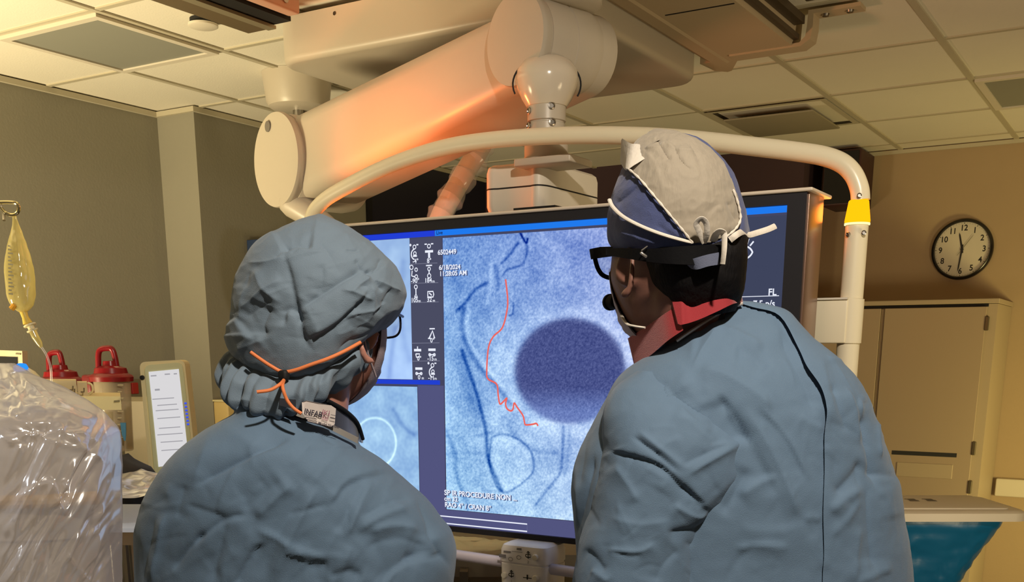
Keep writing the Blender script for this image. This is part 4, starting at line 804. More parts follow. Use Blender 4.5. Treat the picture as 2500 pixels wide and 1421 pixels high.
fr_ = [('r', [(1905, 800), (1935, 870), (1975, 950), (1990, 1020)], 34, -14), ('r', [(1760, 800), (1720, 850), (1690, 900)], 16, 9), ('r', [(1720, 790), (1800, 815), (1870, 850)], 16, 9), ('r', [(1690, 900), (1760, 910), (1850, 960), (1890, 1010)], 16, 9), ('r', [(1790, 850), (1830, 860), (1880, 900)], 22, -8), ('r', [(1700, 930), (1650, 960), (1600, 1000)], 22, 5),
       ('c', [(1620, 945), (1630, 965), (1640, 980)], 6, 5), ('c', [(1600, 1005), (1650, 980), (1735, 1030)], 9, 5), ('s', [(1760, 965), (1780, 1010), (1820, 1080)], 50, -14) , ('c', [(1752, 962), (1790, 1010), (1830, 1090)], 10, -10), ('r', [(1815, 985), (1880, 1090), (1930, 1200), (1960, 1290)], 13, 9), ('r', [(1790, 1000), (1850, 1120), (1900, 1220)], 16, -7), ('r', [(1840, 1000), (1910, 1060), (1970, 1180)], 12, -6), ('r', [(1850, 980), (1930, 1080), (1980, 1180)], 9, 6),
       ('r', [(1830, 1140), (1800, 1200), (1760, 1260)], 20, -10), ('r', [(1800, 1210), (1860, 1175), (1900, 1165)], 14, 9), ('r', [(1790, 1340), (1850, 1330), (1930, 1335)], 10, 7), ('r', [(1800, 1290), (1900, 1295), (1990, 1275)], 30, 5), ('c', [(1960, 1270), (1985, 1262), (2004, 1272)], 7, 4),
       ('r', [(2020, 1250), (2060, 1215), (2110, 1190)], 14, 9), ('r', [(2030, 1210), (2080, 1160), (2105, 1120)], 18, -9), ('r', [(2025, 1310), (2060, 1270), (2105, 1215)], 9, 5), ('c', [(2095, 990), (2110, 1060), (2130, 1150), (2140, 1200)], 9, -9), ('r', [(2060, 940), (2085, 1010), (2100, 1090)], 9, 7), ('r', [(2030, 930), (2045, 990), (2070, 1060)], 8, -5), ('c', [(2112, 975), (2095, 982), (2104, 1030)], 5, 6), ('c', [(2148, 1028), (2140, 1045), (2150, 1120)], 5, 6), ('s', [(2197, 1170), (2160, 1164), (2110, 1160)], 22, -7), ('r', [(2120, 1180), (2118, 1260), (2135, 1420)], 14, -7), ('r', [(2160, 1060), (2170, 1110), (2180, 1150)], 8, -4), ('r', [(2100, 1280), (2090, 1350), (2080, 1430)], 14, 6), ('c', [(2020, 872), (2035, 880), (2060, 882)], 5, 4), ('r', [(2180, 1385), (2130, 1405), (2080, 1430)], 9, 6), ('r', [(1450, 1020), (1425, 1100), (1410, 1200)], 14, -6), ('r', [(1400, 1120), (1410, 1220), (1400, 1330)], 12, 6), ('c', [(1452, 1100), (1430, 1200), (1400, 1330)], 10, -8)]
fr_ += scatter(60, (1640, 800, 2180, 1430), (66, 30), (3, 8), (.7, 2), 12, (30, 140))+scatter(30, (1640, 800, 2180, 1430), (68, 28), (8, 28), (1.5, 4), 2)
gownR, VgR = cloth('gown', gr, M_gown, pR, N=360, n=470, p=.86, folds=fr_, noise=((6, 2.2, 11, 'n'), (13, 1.3, 12, 'c'), (42, .5, 13, 'c')))
edge = [(1772, 731), (1835, 750), (1900, 772), (1945, 850), (1965, 893), (2000, 945), (2014, 1000), (2010, 1060), (2011, 1150), (2008, 1250), (2010, 1350), (2006, 1440), (2004, 1800)]
fpoly = [tuple(q[:2]) for q in curve([(x, y, 0) for x, y in edge], 5)]+[(2500, 1800), (2500, 700), (1772, 690)]
cloth('gown_flap', gr, M_gown, gownR, N=360, n=470, p=.86, folds=fr_, noise=((6, 2.2, 11, 'n'), (13, 1.3, 12, 'c'), (42, .5, 13, 'c')), keep=lambda px, py, nr: inside(px, py, fpoly) & (nr > -.5), off=.0015, lift=((edge, 90, .004), (edge[2:7], 60, .006)), edge=[tuple(q[:2]) for q in curve([(x, y, 0) for x, y in edge], 5)], label='overlapping back flap of the gown')
slv = [(1560, 905, 1600, 905, TR-.06, .02, .04), (1500, 950, 1690, 950, TR-.06, .05, .06), (1474, 1010, 1762, 1010, TR-.065, .078, .07), (1470, 1060, 1802, 1060, TR-.07, .09, .07), (1470, 1095, 1824, 1098, TR-.07, .095, .07), (1460, 1150, 1822, 1150, TR-.07, .098, .07), (1447, 1200, 1790, 1200, TR-.07, .098, .07), (1436, 1250, 1748, 1250, TR-.07, .097, .07), (1412, 1330, 1714, 1330, TR-.07, .097, .07), (1398, 1421, 1702, 1421, TR-.07, .1, .07), (1395, 1520, 1698, 1520, TR-.065, .1, .08), (1450, 1600, 1640, 1600, TR-.04, .07, .06)]
fs = [('s', [(1735, 1262), (1720, 1238), (1668, 1190), (1600, 1130), (1475, 1098)], 45, 8), ('c', [(1475, 1098), (1600, 1132), (1668, 1190), (1720, 1240)], 7, -7), ('c', [(1540, 1062), (1600, 1105), (1665, 1160)], 8, -7), ('r', [(1555, 1050), (1620, 1100), (1680, 1150)], 10, 7), ('r', [(1830, 1075), (1760, 1110), (1670, 1165)], 15, 8), ('r', [(1780, 1085), (1720, 1110), (1660, 1140)], 12, -6), ('c', [(1660, 1180), (1700, 1215), (1722, 1235)], 5, -5), ('r', [(1500, 1130), (1540, 1190), (1560, 1230)], 14, 6), ('r', [(1620, 1300), (1700, 1290), (1745, 1252)], 18, -9), ('r', [(1640, 1230), (1700, 1260), (1730, 1245)], 14, 8), ('r', [(1480, 1340), (1560, 1345), (1600, 1320)], 12, 8), ('c', [(1490, 1345), (1540, 1358), (1570, 1352)], 8, -4), ('r', [(1440, 1390), (1460, 1400), (1490, 1421)], 12, 7), ('r', [(1420, 1340), (1450, 1360), (1480, 1400)], 16, -7), ('r', [(1660, 1340), (1620, 1380), (1600, 1430)], 18, -6), ('r', [(1480, 1260), (1560, 1280), (1640, 1270)], 22, 5), ('r', [(1650, 985), (1690, 1030), (1740, 1060)], 12, 5)]
fs += scatter(26, (1420, 1000, 1800, 1420), (30, 40), (3, 8), (.7, 1.8), 13, (30, 110))+scatter(14, (1420, 1000, 1800, 1420), (30, 35), (8, 26), (1.5, 4), 3)
slo, VsR = cloth('sleeve', slv, M_gown, gownR, N=190, n=260, p=.92, folds=fs, noise=((8, 3, 14, 'n'), (15, 1.7, 15, 'c'), (45, .5, 16, 'c')))
VR = np.concatenate([VgR, VsR])
mk('neck_binding', MB().tube(curve([on(VgR, x, y, .003, 12) for x, y in ((1652, 832), (1690, 806), (1740, 775), (1780, 752), (1812, 742))], 5), .005, 8, flat=.5), mat('pale binding', (206, 194, 186), .8), pR)
# red collar
M_red = mat('red collar cloth', (142, 16, 30), .75, bump=.4, bscale=700, sheen=.3)
rc = mk('shirt_collar', strip([(1534, 826, TR+.06), (1580, 796, TR-.0), (1620, 768, TR-.045), (1652, 748, TR-.06)], [(1550, 894, TR+.03), (1590, 866, TR-.03), (1630, 832, TR-.07), (1668, 806, TR-.085)], .008), M_red, pR, label='red collar')
mk('collar_flap', strip([(1638, 724, TR-.055), (1651, 718, TR-.06), (1664, 717, TR-.065), (1678, 745, TR-.07), (1700, 748, TR-.075), (1745, 724, TR-.075), (1785, 695, TR-.06), (1806, 693, TR-.02)], [(1655, 790, TR-.085), (1661, 793, TR-.088), (1668, 792, TR-.09), (1684, 788, TR-.09), (1712, 778, TR-.09), (1752, 760, TR-.09), (1790, 742, TR-.07), (1814, 738, TR-.02)], .008), M_red, rc)
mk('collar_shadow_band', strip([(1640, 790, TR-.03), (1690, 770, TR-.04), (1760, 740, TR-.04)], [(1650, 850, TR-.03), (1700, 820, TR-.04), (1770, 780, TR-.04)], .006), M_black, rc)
# hair, then the cap over it
mkh = [(1560, 585, 1816, 585, TR+.0, .085, .08), (1566, 640, 1814, 635, TR+.0, .098, .08), (1580, 690, 1810, 680, TR+.0, .096, .07), (1606, 735, 1806, 715, TR+.0, .085, .05), (1640, 790, 1790, 760, TR+.0, .06, .03)]
cloth('hair', mkh, mat('black hair', (12, 10, 12), .7, spec=.2, bump=.8, bscale=260, aniso=(1, 1, .2)), pR, N=60, n=120, p=.72, noise=((90, 1.2, 21, 'n'),))
capR = [(1590, 322, 1612, 320, TR+.02, .01, .02), (1548, 350, 1655, 330, TR+.02, .045, .05), (1524, 398, 1714, 352, TR+.02, .08, .08), (1506, 440, 1764, 404, TR+.02, .103, .1), (1489, 490, 1796, 458, TR+.02, .116, .11), (1483, 540, 1814, 518, TR+.02, .122, .115), (1485, 582, 1823, 562, TR+.02, .121, .115, .004), (1502, 606, 1820, 598, TR+.02, .114, .11, .010), (1530, 612, 1806, 606, TR+.02, .10, .1, .012)]
M_blue = fabric('slate blue cap cloth', (74, 84, 128), bump=.3, sc=600); M_grey = mat('grey nonwoven crown', (150, 140, 124), .8, bump=.9, bscale=120, aniso=(1, 1, .25), var=.08, vscale=60, sheen=.3)
cfr = [('r', [(1560, 360), (1600, 400), (1620, 470)], 12, 3), ('c', [(1620, 350), (1660, 370), (1700, 372)], 7, 4), ('c', [(1640, 345), (1660, 390), (1690, 420)], 7, -4), ('c', [(1600, 335), (1620, 370), (1640, 400)], 6, -4), ('c', [(1575, 365), (1610, 362), (1625, 345)], 6, 5), ('c', [(1680, 350), (1700, 385), (1715, 420)], 6, -3.5), ('r', [(1500, 500), (1540, 470), (1560, 450)], 8, -3), ('r', [(1600, 545), (1650, 580), (1690, 590)], 9, -3), ('r', [(1500, 560), (1560, 580), (1620, 600)], 8, 3), ('c', [(1780, 570), (1770, 540), (1750, 500)], 8, 4), ('c', [(1800, 545), (1785, 520), (1775, 490)], 6, -3)]
nzR = ((14, 3.5, 22, 'n'), (24, 1.6, 23, 'c'), (60, .5, 24, 'c'))
scp, VcR = cloth('scrub_cap', capR, M_blue, pR, N=170, n=300, p=.97, folds=cfr, noise=nzR)
seam = [(1534, 412), (1562, 437), (1600, 482), (1640, 530), (1670, 566), (1692, 594)]
poly = seam+[(1735, 592), (1782, 574), (1808, 552), (1812, 530), (1802, 478), (1784, 430), (1768, 395), (1735, 360), (1700, 336), (1650, 318), (1600, 312), (1560, 335), (1530, 370)]
def keepc(px, py, nr): return inside(px, py, poly) & (nr > -.35)
cr = cloth('crown_panel', capR, M_grey, scp, N=260, n=420, p=.97, folds=cfr, noise=nzR+((70, .8, 25, 'c'),), keep=keepc, off=.002, edge=seam, label='grey nonwoven crown panel')[0]
M_pipe = mat('white piping', (214, 206, 194), .7, bump=.3)
wv = [on(VcR, x, y, .004, 8) for x, y in seam]; mk('crown_seam', MB().tube(curve(wv, 6), [.001+.0005*(i % 3) for i in range(31)], 8), M_pipe, scp)
mk('crown_seam', MB().tube(curve([on(VcR, x, y, .004, 8) for x, y in ((1790, 462), (1803, 500), (1808, 535), (1795, 560), (1770, 580))], 6), [.0011+.0005*(i % 3) for i in range(25)], 8), M_pipe, scp)
mk('piping', MB().tube(curve([on(VcR, x, y, .0025, 8) for x, y in ((1488, 488), (1496, 505), (1520, 528), (1560, 550), (1610, 570), (1660, 585), (1690, 592))], 6), .0032, 8, flat=.7), M_pipe, scp)
fan = [(1520, 340, TR+.04), (1517, 395, TR+.0), (1528, 412, TR-.03), (1548, 395, TR-.05), (1580, 350, TR-.04), (1545, 352, TR-.0)]
mk('crown_bunch', strip([(1519, 338, TR-.0), (1540, 350, TR-.03), (1560, 352, TR-.03), (1585, 362, TR-.045)], [(1516, 392, TR+.0), (1530, 412, TR-.04), (1550, 402, TR-.06), (1578, 385, TR-.06)], .012), M_pipe, scp)
mk('crown_bunch', strip([(1556, 362, TR-.02), (1580, 330, TR-.01), (1602, 317, TR-.0), (1630, 322, TR-.0), (1660, 345, TR-.0)], [(1570, 372, TR-.05), (1595, 350, TR-.05), (1612, 342, TR-.05), (1635, 345, TR-.05), (1655, 362, TR-.05)], .02), M_grey, scp)
def tie(name, pts, w_=.0055): return mk(name, MB().tube(curve(pts, 8), w_, 10, flat=.3, up=FH), M_pipe, scp)
P0 = lambda x, y, o=.006: on(VcR, x, y, o, 12)
tie('tie_loop', [P0(1720, 592), P0(1706, 562, .014), P0(1700, 545, .02), P0(1712, 534, .024), P0(1724, 545, .022), P0(1726, 570, .016), P0(1718, 592)], .0042)
tie('tie_loop', [P0(1742, 588), P0(1748, 572, .016), P0(1760, 564, .024), P0(1768, 575, .026), at(1768, 610, TR-.135), at(1764, 645, TR-.135)], .0052)
tie('tie_end', [P0(1782, 586), P0(1800, 572, .012), at(1815, 566, TR-.05), at(1826, 574, TR-.03), at(1850, 568, TR-.01), at(1875, 560, TR+.0), at(1893, 552, TR+.01)], .0045)
tie('tie_end', [P0(1775, 640, .01), P0(1795, 635, .012), P0(1797, 618, .012), P0(1790, 612, .01)], .003)
# head strap, loupes / glasses
M_strap = mat('black strap', (10, 10, 13), .75, bump=.2, spec=.12)
tp = [(1480, 606), (1530, 606), (1590, 607), (1650, 602), (1720, 598), (1780, 597), (1818, 594)]; bt = [(1480, 622), (1530, 630), (1590, 640), (1650, 645), (1720, 646), (1780, 642), (1818, 634)]
VH = np.concatenate([VcR, np.array([tuple(at(x, y, t_)) for x, y, t_ in ((1480, 610, TR+.02), (1500, 615, TR-.04))])])
tt = [TR+.01, TR-.055, TR-.09, TR-.108, TR-.108, TR-.085, TR-.0]
strp = mk('head_strap', strip([(x, y, t_) for (x, y), t_ in zip(tp, tt)], [(x, y, t_) for (x, y), t_ in zip(bt, tt)], .006), M_strap, pR)
mk('strap_buckle', MB().capsule(at(1566, 618, TR-.09), at(1577, 626, TR-.09), .002, .002).tube([at(1566, 612, TR-.088), at(1581, 601, TR-.09)], .001), mat('bright metal', (230, 226, 220), .2, .9), strp)
mk('cap_tail', strip([(1662, 640, TR-.09), (1690, 632, TR-.11), (1725, 622, TR-.116), (1755, 616, TR-.112)], [(1680, 652, TR-.09), (1700, 658, TR-.11), (1730, 650, TR-.116), (1756, 646, TR-.112)], .003), fabric('grey blue cloth', (92, 98, 120)), scp)
gf = [(1440, 606, 1.68), (1464, 601, 1.66), (1492, 602, 1.635)]
mk('glasses_hinge', strip([(1440, 608, TR+.07), (1466, 603, TR+.05), (1496, 602, TR+.01)], [(1444, 632, TR+.07), (1468, 628, TR+.05), (1498, 624, TR+.01)], .012), M_strap, pR)
rim = mk('glasses_rim', MB().tube(curve([at(x, y, t_) for x, y, t_ in ((1452, 628, TR+.07), (1456, 645, TR+.072), (1462, 660, TR+.075), (1472, 672, TR+.08), (1490, 678, TR+.09), (1510, 670, TR+.10), (1515, 640, TR+.105), (1500, 615, TR+.1), (1465, 608, TR+.08))], 5), .0034, 10), M_strap, pR)
lens = MB(); q_ = [at(x, y, t_) for x, y, t_ in ((1456, 630, TR+.07), (1462, 660, TR+.075), (1490, 676, TR+.09), (1512, 660, TR+.1), (1512, 630, TR+.103), (1480, 612, TR+.09))]; lens.v = [tuple(p) for p in q_]; lens.f = [tuple(range(6))]
mk('lens', lens, clear, rim, smooth=False)
mskR = facepatch('face_mask', frR, M_mask, pR, -.95, .95, -.118, .002, .004)
mk('mask_strap', MB().tube(curve([at(x, y, t_) for x, y, t_ in ((1517, 770, TR+.03), (1530, 790, TR+.005), (1548, 796, TR-.02), (1575, 800, TR-.03))], 6), .0026, 8, flat=.6), M_pipe, mskR)
c, X, Y, Z = frR
mk('loupe', MB().lathe(at(1497, 737, TR+.09), RR*-.3+FH, [(.010, -.014), (.011, -.006), (.011, .006), (.0125, .007), (.0125, .014), (.009, .014), (0, .012)], 24), M_strap, pR)
eyes(frR, pR); shoes(hip, pR, M_shoe)
# ------------------------------------------------------------------ right side: clock, cabinet, hamper, wall box
YW = 6.66
cc = atY(2350, 609.5, YW); cr_ = .163
ck = thing('wall_clock', (cc[0], YW-.03, cc[2]-.165), 'round black rimmed wall clock with numerals above the tall cabinet', 'clock')
mk('clock_rim', MB().lathe((cc[0], YW-.001, cc[2]), (0, -1, 0), [(cr_, 0), (cr_, .02), (cr_-.004, .03), (cr_-.012, .034), (cr_-.017, .028), (cr_-.018, .014), (cr_-.03, .013)], 72), mat('gloss black rim', (24, 22, 22), .25), ck, ang=1)
mk('clock_face', MB().lathe((cc[0], YW-.001, cc[2]), (0, -1, 0), [(cr_-.014, 0), (cr_-.014, .014), (0, .0142)], 72), mat('clock face', (205, 198, 182), .6), ck)
def cpos(a, r, d=.0155): return np.array([cc[0]+r*math.sin(a), YW-d, cc[2]+r*math.cos(a)])
M_ink = mat('clock ink', (26, 24, 24), .6)
for h in range(1, 13):
    a = h*math.pi/6; mk('numeral', text(MB(), str(h), .043, cpos(a, .115)-np.array([0, 0, .0145]), align='CENTER', depth=.0, bold=.022, sx=.92), M_ink, ck, smooth=False)
for i in range(60):
    a = i*math.pi/30; l = .007 if i % 5 == 0 else .003
    mk('minute_mark', MB().ribbon([cpos(a, .139-l/2), cpos(a, .139+l/2)], .0032 if i % 5 == 0 else .0016, (0, -1, 0)), M_ink, ck, smooth=False)
def hand(name, px, py, r0, w_, d, m):
    q = atY(px, py, YW); v = np.array([q[0]-cc[0], 0, q[2]-cc[2]]); L_ = np.linalg.norm(v); v /= L_; s_ = np.array([v[2], 0, -v[0]]); o = np.array([cc[0], YW-d, cc[2]])
    mk(name, MB().prism([o-v*r0-s_*w_*.6, o-v*r0+s_*w_*.6, o+s_*w_, o+v*L_*.85+s_*w_*.7, o+v*L_, o+v*L_*.85-s_*w_*.7, o-s_*w_], (0, -.0012, 0)), m, ck, smooth=False)
hand('hour_hand', 2344, 569, .02, .0052, .017, M_ink); hand('minute_hand', 2339, 664, .025, .0042, .019, M_ink); hand('second_hand', 2379, 573, .04, .0012, .021, mat('grey hand', (96, 92, 84), .5))
mk('hub', MB().lathe((cc[0], YW-.016, cc[2]), (0, -1, 0), [(.008, 0), (.008, .007), (0, .008)], 20), M_ink, ck)
M_cab = mat('cabinet laminate', (172, 156, 130), .5, bump=.05, bscale=300); M_cabd = mat('cabinet door laminate', (164, 146, 122), .5)
cz = EYE+.262; cy0 = 6.125; cxr = -.82; cxl = -1.92
cab = thing('tall_cabinet', ((cxl+cxr)/2, 6.4, 0), 'tall tan storage cabinet standing under the wall clock', 'cabinet')
mk('carcass', MB().span((cxl, cy0, .04), (cxr, YW-.005, cz-.022)).span((cxl+.02, cy0+.03, 0), (cxr-.02, YW-.02, .05)), M_cab, cab, smooth=False)
mk('top_board', MB().span((cxl-.005, cy0-.024, cz-.02), (cxr+.008, YW-.003, cz+.004), .003, 1), M_cab, cab)
xs, xd = atY(2166, 900, cy0)[0], atY(2410, 760, cy0)[0]
xs = atY(2160, 760, cy0)[0]
zlo = .1; zm_ = atY(2300, 1186, cy0)[2]
for x0, x1 in ((cxl+.012, xs-.016), (xs+.004, xd)):
    d_ = mk('door', MB().span((x0, cy0-.018, zlo), (x1, cy0-.001, cz-.036), .002, 1), M_cabd, cab)
mk('gap_shade_strip', MB().span((xs-.014, cy0-.012, zlo), (xs+.002, cy0-.001, cz-.04)), mat('cabinet shadow laminate', (134, 116, 92), .5), cab, smooth=False)  # darker tone paints the shade in the gap between the doors
mk('head_gap', MB().span((cxl+.01, cy0-.003, cz-.036), (xd+.005, cy0+.0, cz-.022)), M_black, cab, smooth=False)
for px, py in ((2407, 790), (2372, 1094), (2360, 1188)):
    q = atY(px, py, cy0); mk('hinge', MB().span((xd-.003, cy0-.024, q[2]-.035), (xd+.016, cy0-.001, q[2]+.035), .003, 1), mat('hinge metal', (112, 102, 82), .35, .6), cab)
q0, q1 = atY(2178, 1097, cy0-.02), atY(2335, 1117, cy0-.02)
mk('grip_slot', MB().span((q0[0], cy0-.0195, q1[2]), (q1[0], cy0-.015, q0[2]-.006)), mat('dark grip', (40, 42, 40), .5), cab, smooth=False)
a0, a1 = atY(2190, 1128, cy0-.02), atY(2326, 1170, cy0-.02)
mk('lower_flap', MB().span((a0[0], cy0-.0225, a1[2]), (a1[0]-.006, cy0-.016, a0[2]), .002, 1), M_cab, cab)
# wall box under the ceiling
bx = thing('wall_speaker', (-1.74, 6.48, 2.32), 'dark maroon box mounted under the ceiling above the amber beacon', 'speaker')
mk('box_body', MB().span((-1.835, 6.36, EYE+.80), (-1.63, YW, ZC-.02), .006), mat('maroon box', (62, 34, 34), .5), bx)
mk('front_grille', MB().span((-1.825, 6.352, EYE+.81), (-1.64, 6.361, ZC-.03)), M_black, bx, smooth=False)
# linen hamper
th_ = 3.9; hc = at(2300, 1250, th_); lw = .285; ld = .21
hm = thing('linen_hamper', (hc[0], hc[1], 0), 'white lidded linen hamper with a blue bag beside the cabinet', 'hamper')
def rrect(w_, d_, r_, z, n=8):
    L = []
    for cx_, cy_, q0 in ((w_-r_, d_-r_, 0), (-w_+r_, d_-r_, 90), (-w_+r_, -d_+r_, 180), (w_-r_, -d_+r_, 270)):
        for k in range(n+1): q = math.radians(q0+90*k/n); L.append(np.array([hc[0], hc[1], z])+RR*(cx_+r_*math.cos(q))+FH*(cy_+r_*math.sin(q)))
    return L
lz1 = at(2300, 1249, th_-ld)[2]; lz0 = at(2300, 1276, th_-ld)[2]
sx0 = (2450-2300)*(th_)/F
off_ = sx0-lw; hc = hc+RR*off_
mk('lid', loft([rrect(lw-.03, ld-.03, .03, lz0), rrect(lw, ld, .05, lz0+.003), rrect(lw, ld, .05, lz1-.008), rrect(lw-.012, ld-.012, .045, lz1), rrect(lw-.03, ld-.03, .04, lz1+.001)]), mat('white lid plastic', (206, 196, 176), .4), hm)
ldp = mk('lid_panel', loft([rrect(lw-.055, ld-.04, .02, lz1-.002), rrect(lw-.055, ld-.04, .02, lz1+.006), rrect(lw-.06, ld-.045, .02, lz1+.008)]), MATS['white lid plastic'], hm)
for o_ in (-.045, .02):
    mb = MB(); 
    for i in range(4): mb.quad(*[hc+RR*(o_+u_+off_*0+.0)+FH*(.03+v_+.018*(i-1.5))+np.array([0, 0, lz1+.0085-hc[2]]) for u_, v_ in ((-.02, -.006), (.016+.004*(i % 2), -.006), (.016, .005), (-.02+.006*(i % 3), .005))])
    mk('lid_symbol', mb, mat('print dark', (58, 54, 52), .6), ldp, smooth=False)
M_bag = mat('blue plastic bag', (14, 104, 150), .35, bump=.5, bscale=22, spec=.5)
nr = 160; rows_ = 70; V = []
for j in range(rows_):
    u_ = j/(rows_-1); z = lz0+.004-(lz0-.16)*u_; s_ = 1-.5*min(1, max(0, (u_-.04))/.45)**.8 if u_ > .04 else 1; s_ = max(s_, .42)
    for k in range(nr):
        q = 2*math.pi*k/nr; c_, n_ = math.cos(q), math.sin(q); w_ = (lw-.03)*s_*math.copysign(abs(c_)**.6, c_)-.12*u_; d_ = (ld-.03)*s_*math.copysign(abs(n_)**.6, n_)
        V.append(np.array([hc[0], hc[1], z])+RR*w_+FH*d_)
V = np.array(V); i = np.arange(nr*rows_).reshape(rows_, nr); nx = np.roll(i, -1, 1); Fc = np.stack([i[:-1], nx[:-1], nx[1:], i[1:]], -1).reshape(-1, 4).tolist(); Nr = vnormals(V, Fc)
V = V+Nr*(.012*crumple(V, 9, 31)+.006*crumple(V, 22, 32))[:, None]*np.repeat(np.clip(np.linspace(0, 1, rows_)*8, 0, 1), nr)[:, None]
b = MB(); b.v = [tuple(q) for q in V]; b.f = [tuple(f) for f in Fc]; mk('bag', b, M_bag, hm, ang=3)
for sx_, sy_ in ((-1, -1), (1, -1), (-1, 1), (1, 1)):
    mk('leg', MB().tube([hc+RR*(sx_*.09-.04)+FH*sy_*.07+np.array([0, 0, lz0+.005-hc[2]]), hc+RR*(sx_*.09-.1)+FH*sy_*.07+np.array([0, 0, -hc[2]])], .011, 12), M_steel, hm)
# ------------------------------------------------------------------ left side equipment
t0 = 3.0
ph = at(-260, 500, t0)
iv = thing('drip_stand', (ph[0], ph[1], 0), 'chrome drip stand with a looped hook at the left edge', 'drip stand')
mk('pole', MB().tube([(ph[0], ph[1], .08), (ph[0], ph[1], ph[2]-.02)], .012, 16), M_steel, iv)
M_chrome = mat('warm chrome', (216, 204, 160), .15, 1)
hk = [at(x, y, t0) for x, y in ((-260, 500), (-60, 496), (0, 494), (25, 494), (41, 497), (46, 508), (42, 520), (30, 525), (15, 521), (6, 512), (0, 503))]
mk('hook', MB().tube(curve(hk, 5), .0046, 10), M_chrome, iv)
mk('hook_clip', MB().tube([at(2, 503, t0), at(9, 522, t0), at(10, 538, t0-.01)], .004, 8), M_steel, iv)
for k in range(5):
    q = 2*math.pi*k/5; e_ = np.array([ph[0]+.2*math.cos(q), ph[1]+.2*math.sin(q), .05]); mk('leg', MB().tube([(ph[0], ph[1], .11), e_], .013, 10), M_steel, iv)
    mk('castor', MB().lathe(e_+np.array([-.012, 0, -.025]), (1, 0, 0), [(.02, 0), (.025, .003), (.025, .021), (.02, .024)], 16), M_dark, iv)
bagm = bpy.data.materials.new('drip bag film'); bagm.use_nodes = True; nt = bagm.node_tree; nt.nodes.clear()
def nd(t, **k):
    n_ = nt.nodes.new(t)
    for a, v in k.items(): n_.inputs[a].default_value = v
    return n_
o_ = nd('ShaderNodeOutputMaterial'); tr = nd('ShaderNodeBsdfTransparent', Color=(.95, .9, .7, 1)); df = nd('ShaderNodeBsdfDiffuse', Color=(*lin((232, 222, 160)), 1)); tl_ = nd('ShaderNodeBsdfTranslucent', Color=(*lin((236, 226, 160)), 1)); gl_ = nd('ShaderNodeBsdfGlossy', Roughness=.12)
m1, m2, m3 = nd('ShaderNodeMixShader', Fac=.5), nd('ShaderNodeMixShader', Fac=.5), nd('ShaderNodeMixShader', Fac=.14); Lk = nt.links.new
Lk(df.outputs[0], m1.inputs[1]); Lk(tl_.outputs[0], m1.inputs[2]); Lk(tr.outputs[0], m2.inputs[1]); Lk(m1.outputs[0], m2.inputs[2]); Lk(m2.outputs[0], m3.inputs[1]); Lk(gl_.outputs[0], m3.inputs[2]); Lk(m3.outputs[0], o_.inputs[0])
bgr = [(30, 528, 40, 528, t0, .004, .004), (31, 545, 46, 545, t0, .005, .005), (24, 580, 58, 580, t0, .014, .014), (16, 620, 71, 620, t0, .024, .024), (13, 670, 82, 670, t0, .03, .03), (18, 715, 84, 715, t0, .032, .032), (27, 742, 80, 742, t0, .026, .026), (42, 758, 68, 758, t0, .014, .014), (52, 764, 64, 764, t0, .006, .006)]
V, Fc = loftrings(bgr, 70, 60, .9); V = folded(V, Fc, [('c', [(38, 560), (45, 620), (52, 700)], 5, 4), ('c', [(50, 580), (62, 640), (70, 700)], 6, -4), ('r', [(30, 640), (35, 700), (45, 745)], 5, -4)], ((30, 2, 40, 'c'),))
b = MB(); b.v = [tuple(q) for q in V]; b.f = [tuple(f) for f in Fc]; dbag = mk('drip_bag', b, bagm, ang=3, label='clear yellowish drip bag hanging from the stand hook', cat='drip bag')
mb = MB()
for i in range(14): mb.ribbon([on(V, 19+.15*i, 600+9*i, .002, 6), on(V, 25+.3*i+3*(i % 3), 601+9*i, .002, 6)], .004, -FH)
mk('printed_scale', mb, mat('bag print', (120, 116, 96), .6), dbag, smooth=False)
M_yel = mat('yellow port', (224, 196, 92), .4)
mk('port', MB().tube([at(56, 758, t0), at(62, 775, t0), at(68, 790, t0)], [.01, .009, .013], 14), M_yel, dbag); mk('port_cap', MB().tube([at(36, 744, t0-.02), at(28, 754, t0-.02)], [.007, .008], 10), mat('amber cap', (226, 164, 52), .4), dbag)
mk('flange', MB().lathe(at(72, 792, t0), at(76, 800, t0)-at(72, 792, t0), [(.008, -.002), (.017, 0), (.017, .004), (.009, .006), (.009, .014), (.016, .016), (.014, .02)], 20), mat('white port', (226, 216, 176), .4), dbag)
mk('drip_chamber', MB().tube([at(78, 804, t0), at(86, 822, t0), at(96, 838, t0), at(101, 848, t0)], [.010, .010, .008, .004], 16), bagm, dbag)
mk('drip_tube', MB().tube(curve([at(100, 846, t0), at(114, 868, t0), at(124, 900, t0), at(126, 940, t0+.02), at(132, 990, t0+.03), at(128, 1100, t0+.05)], 6), .0034, 8), clear, dbag)
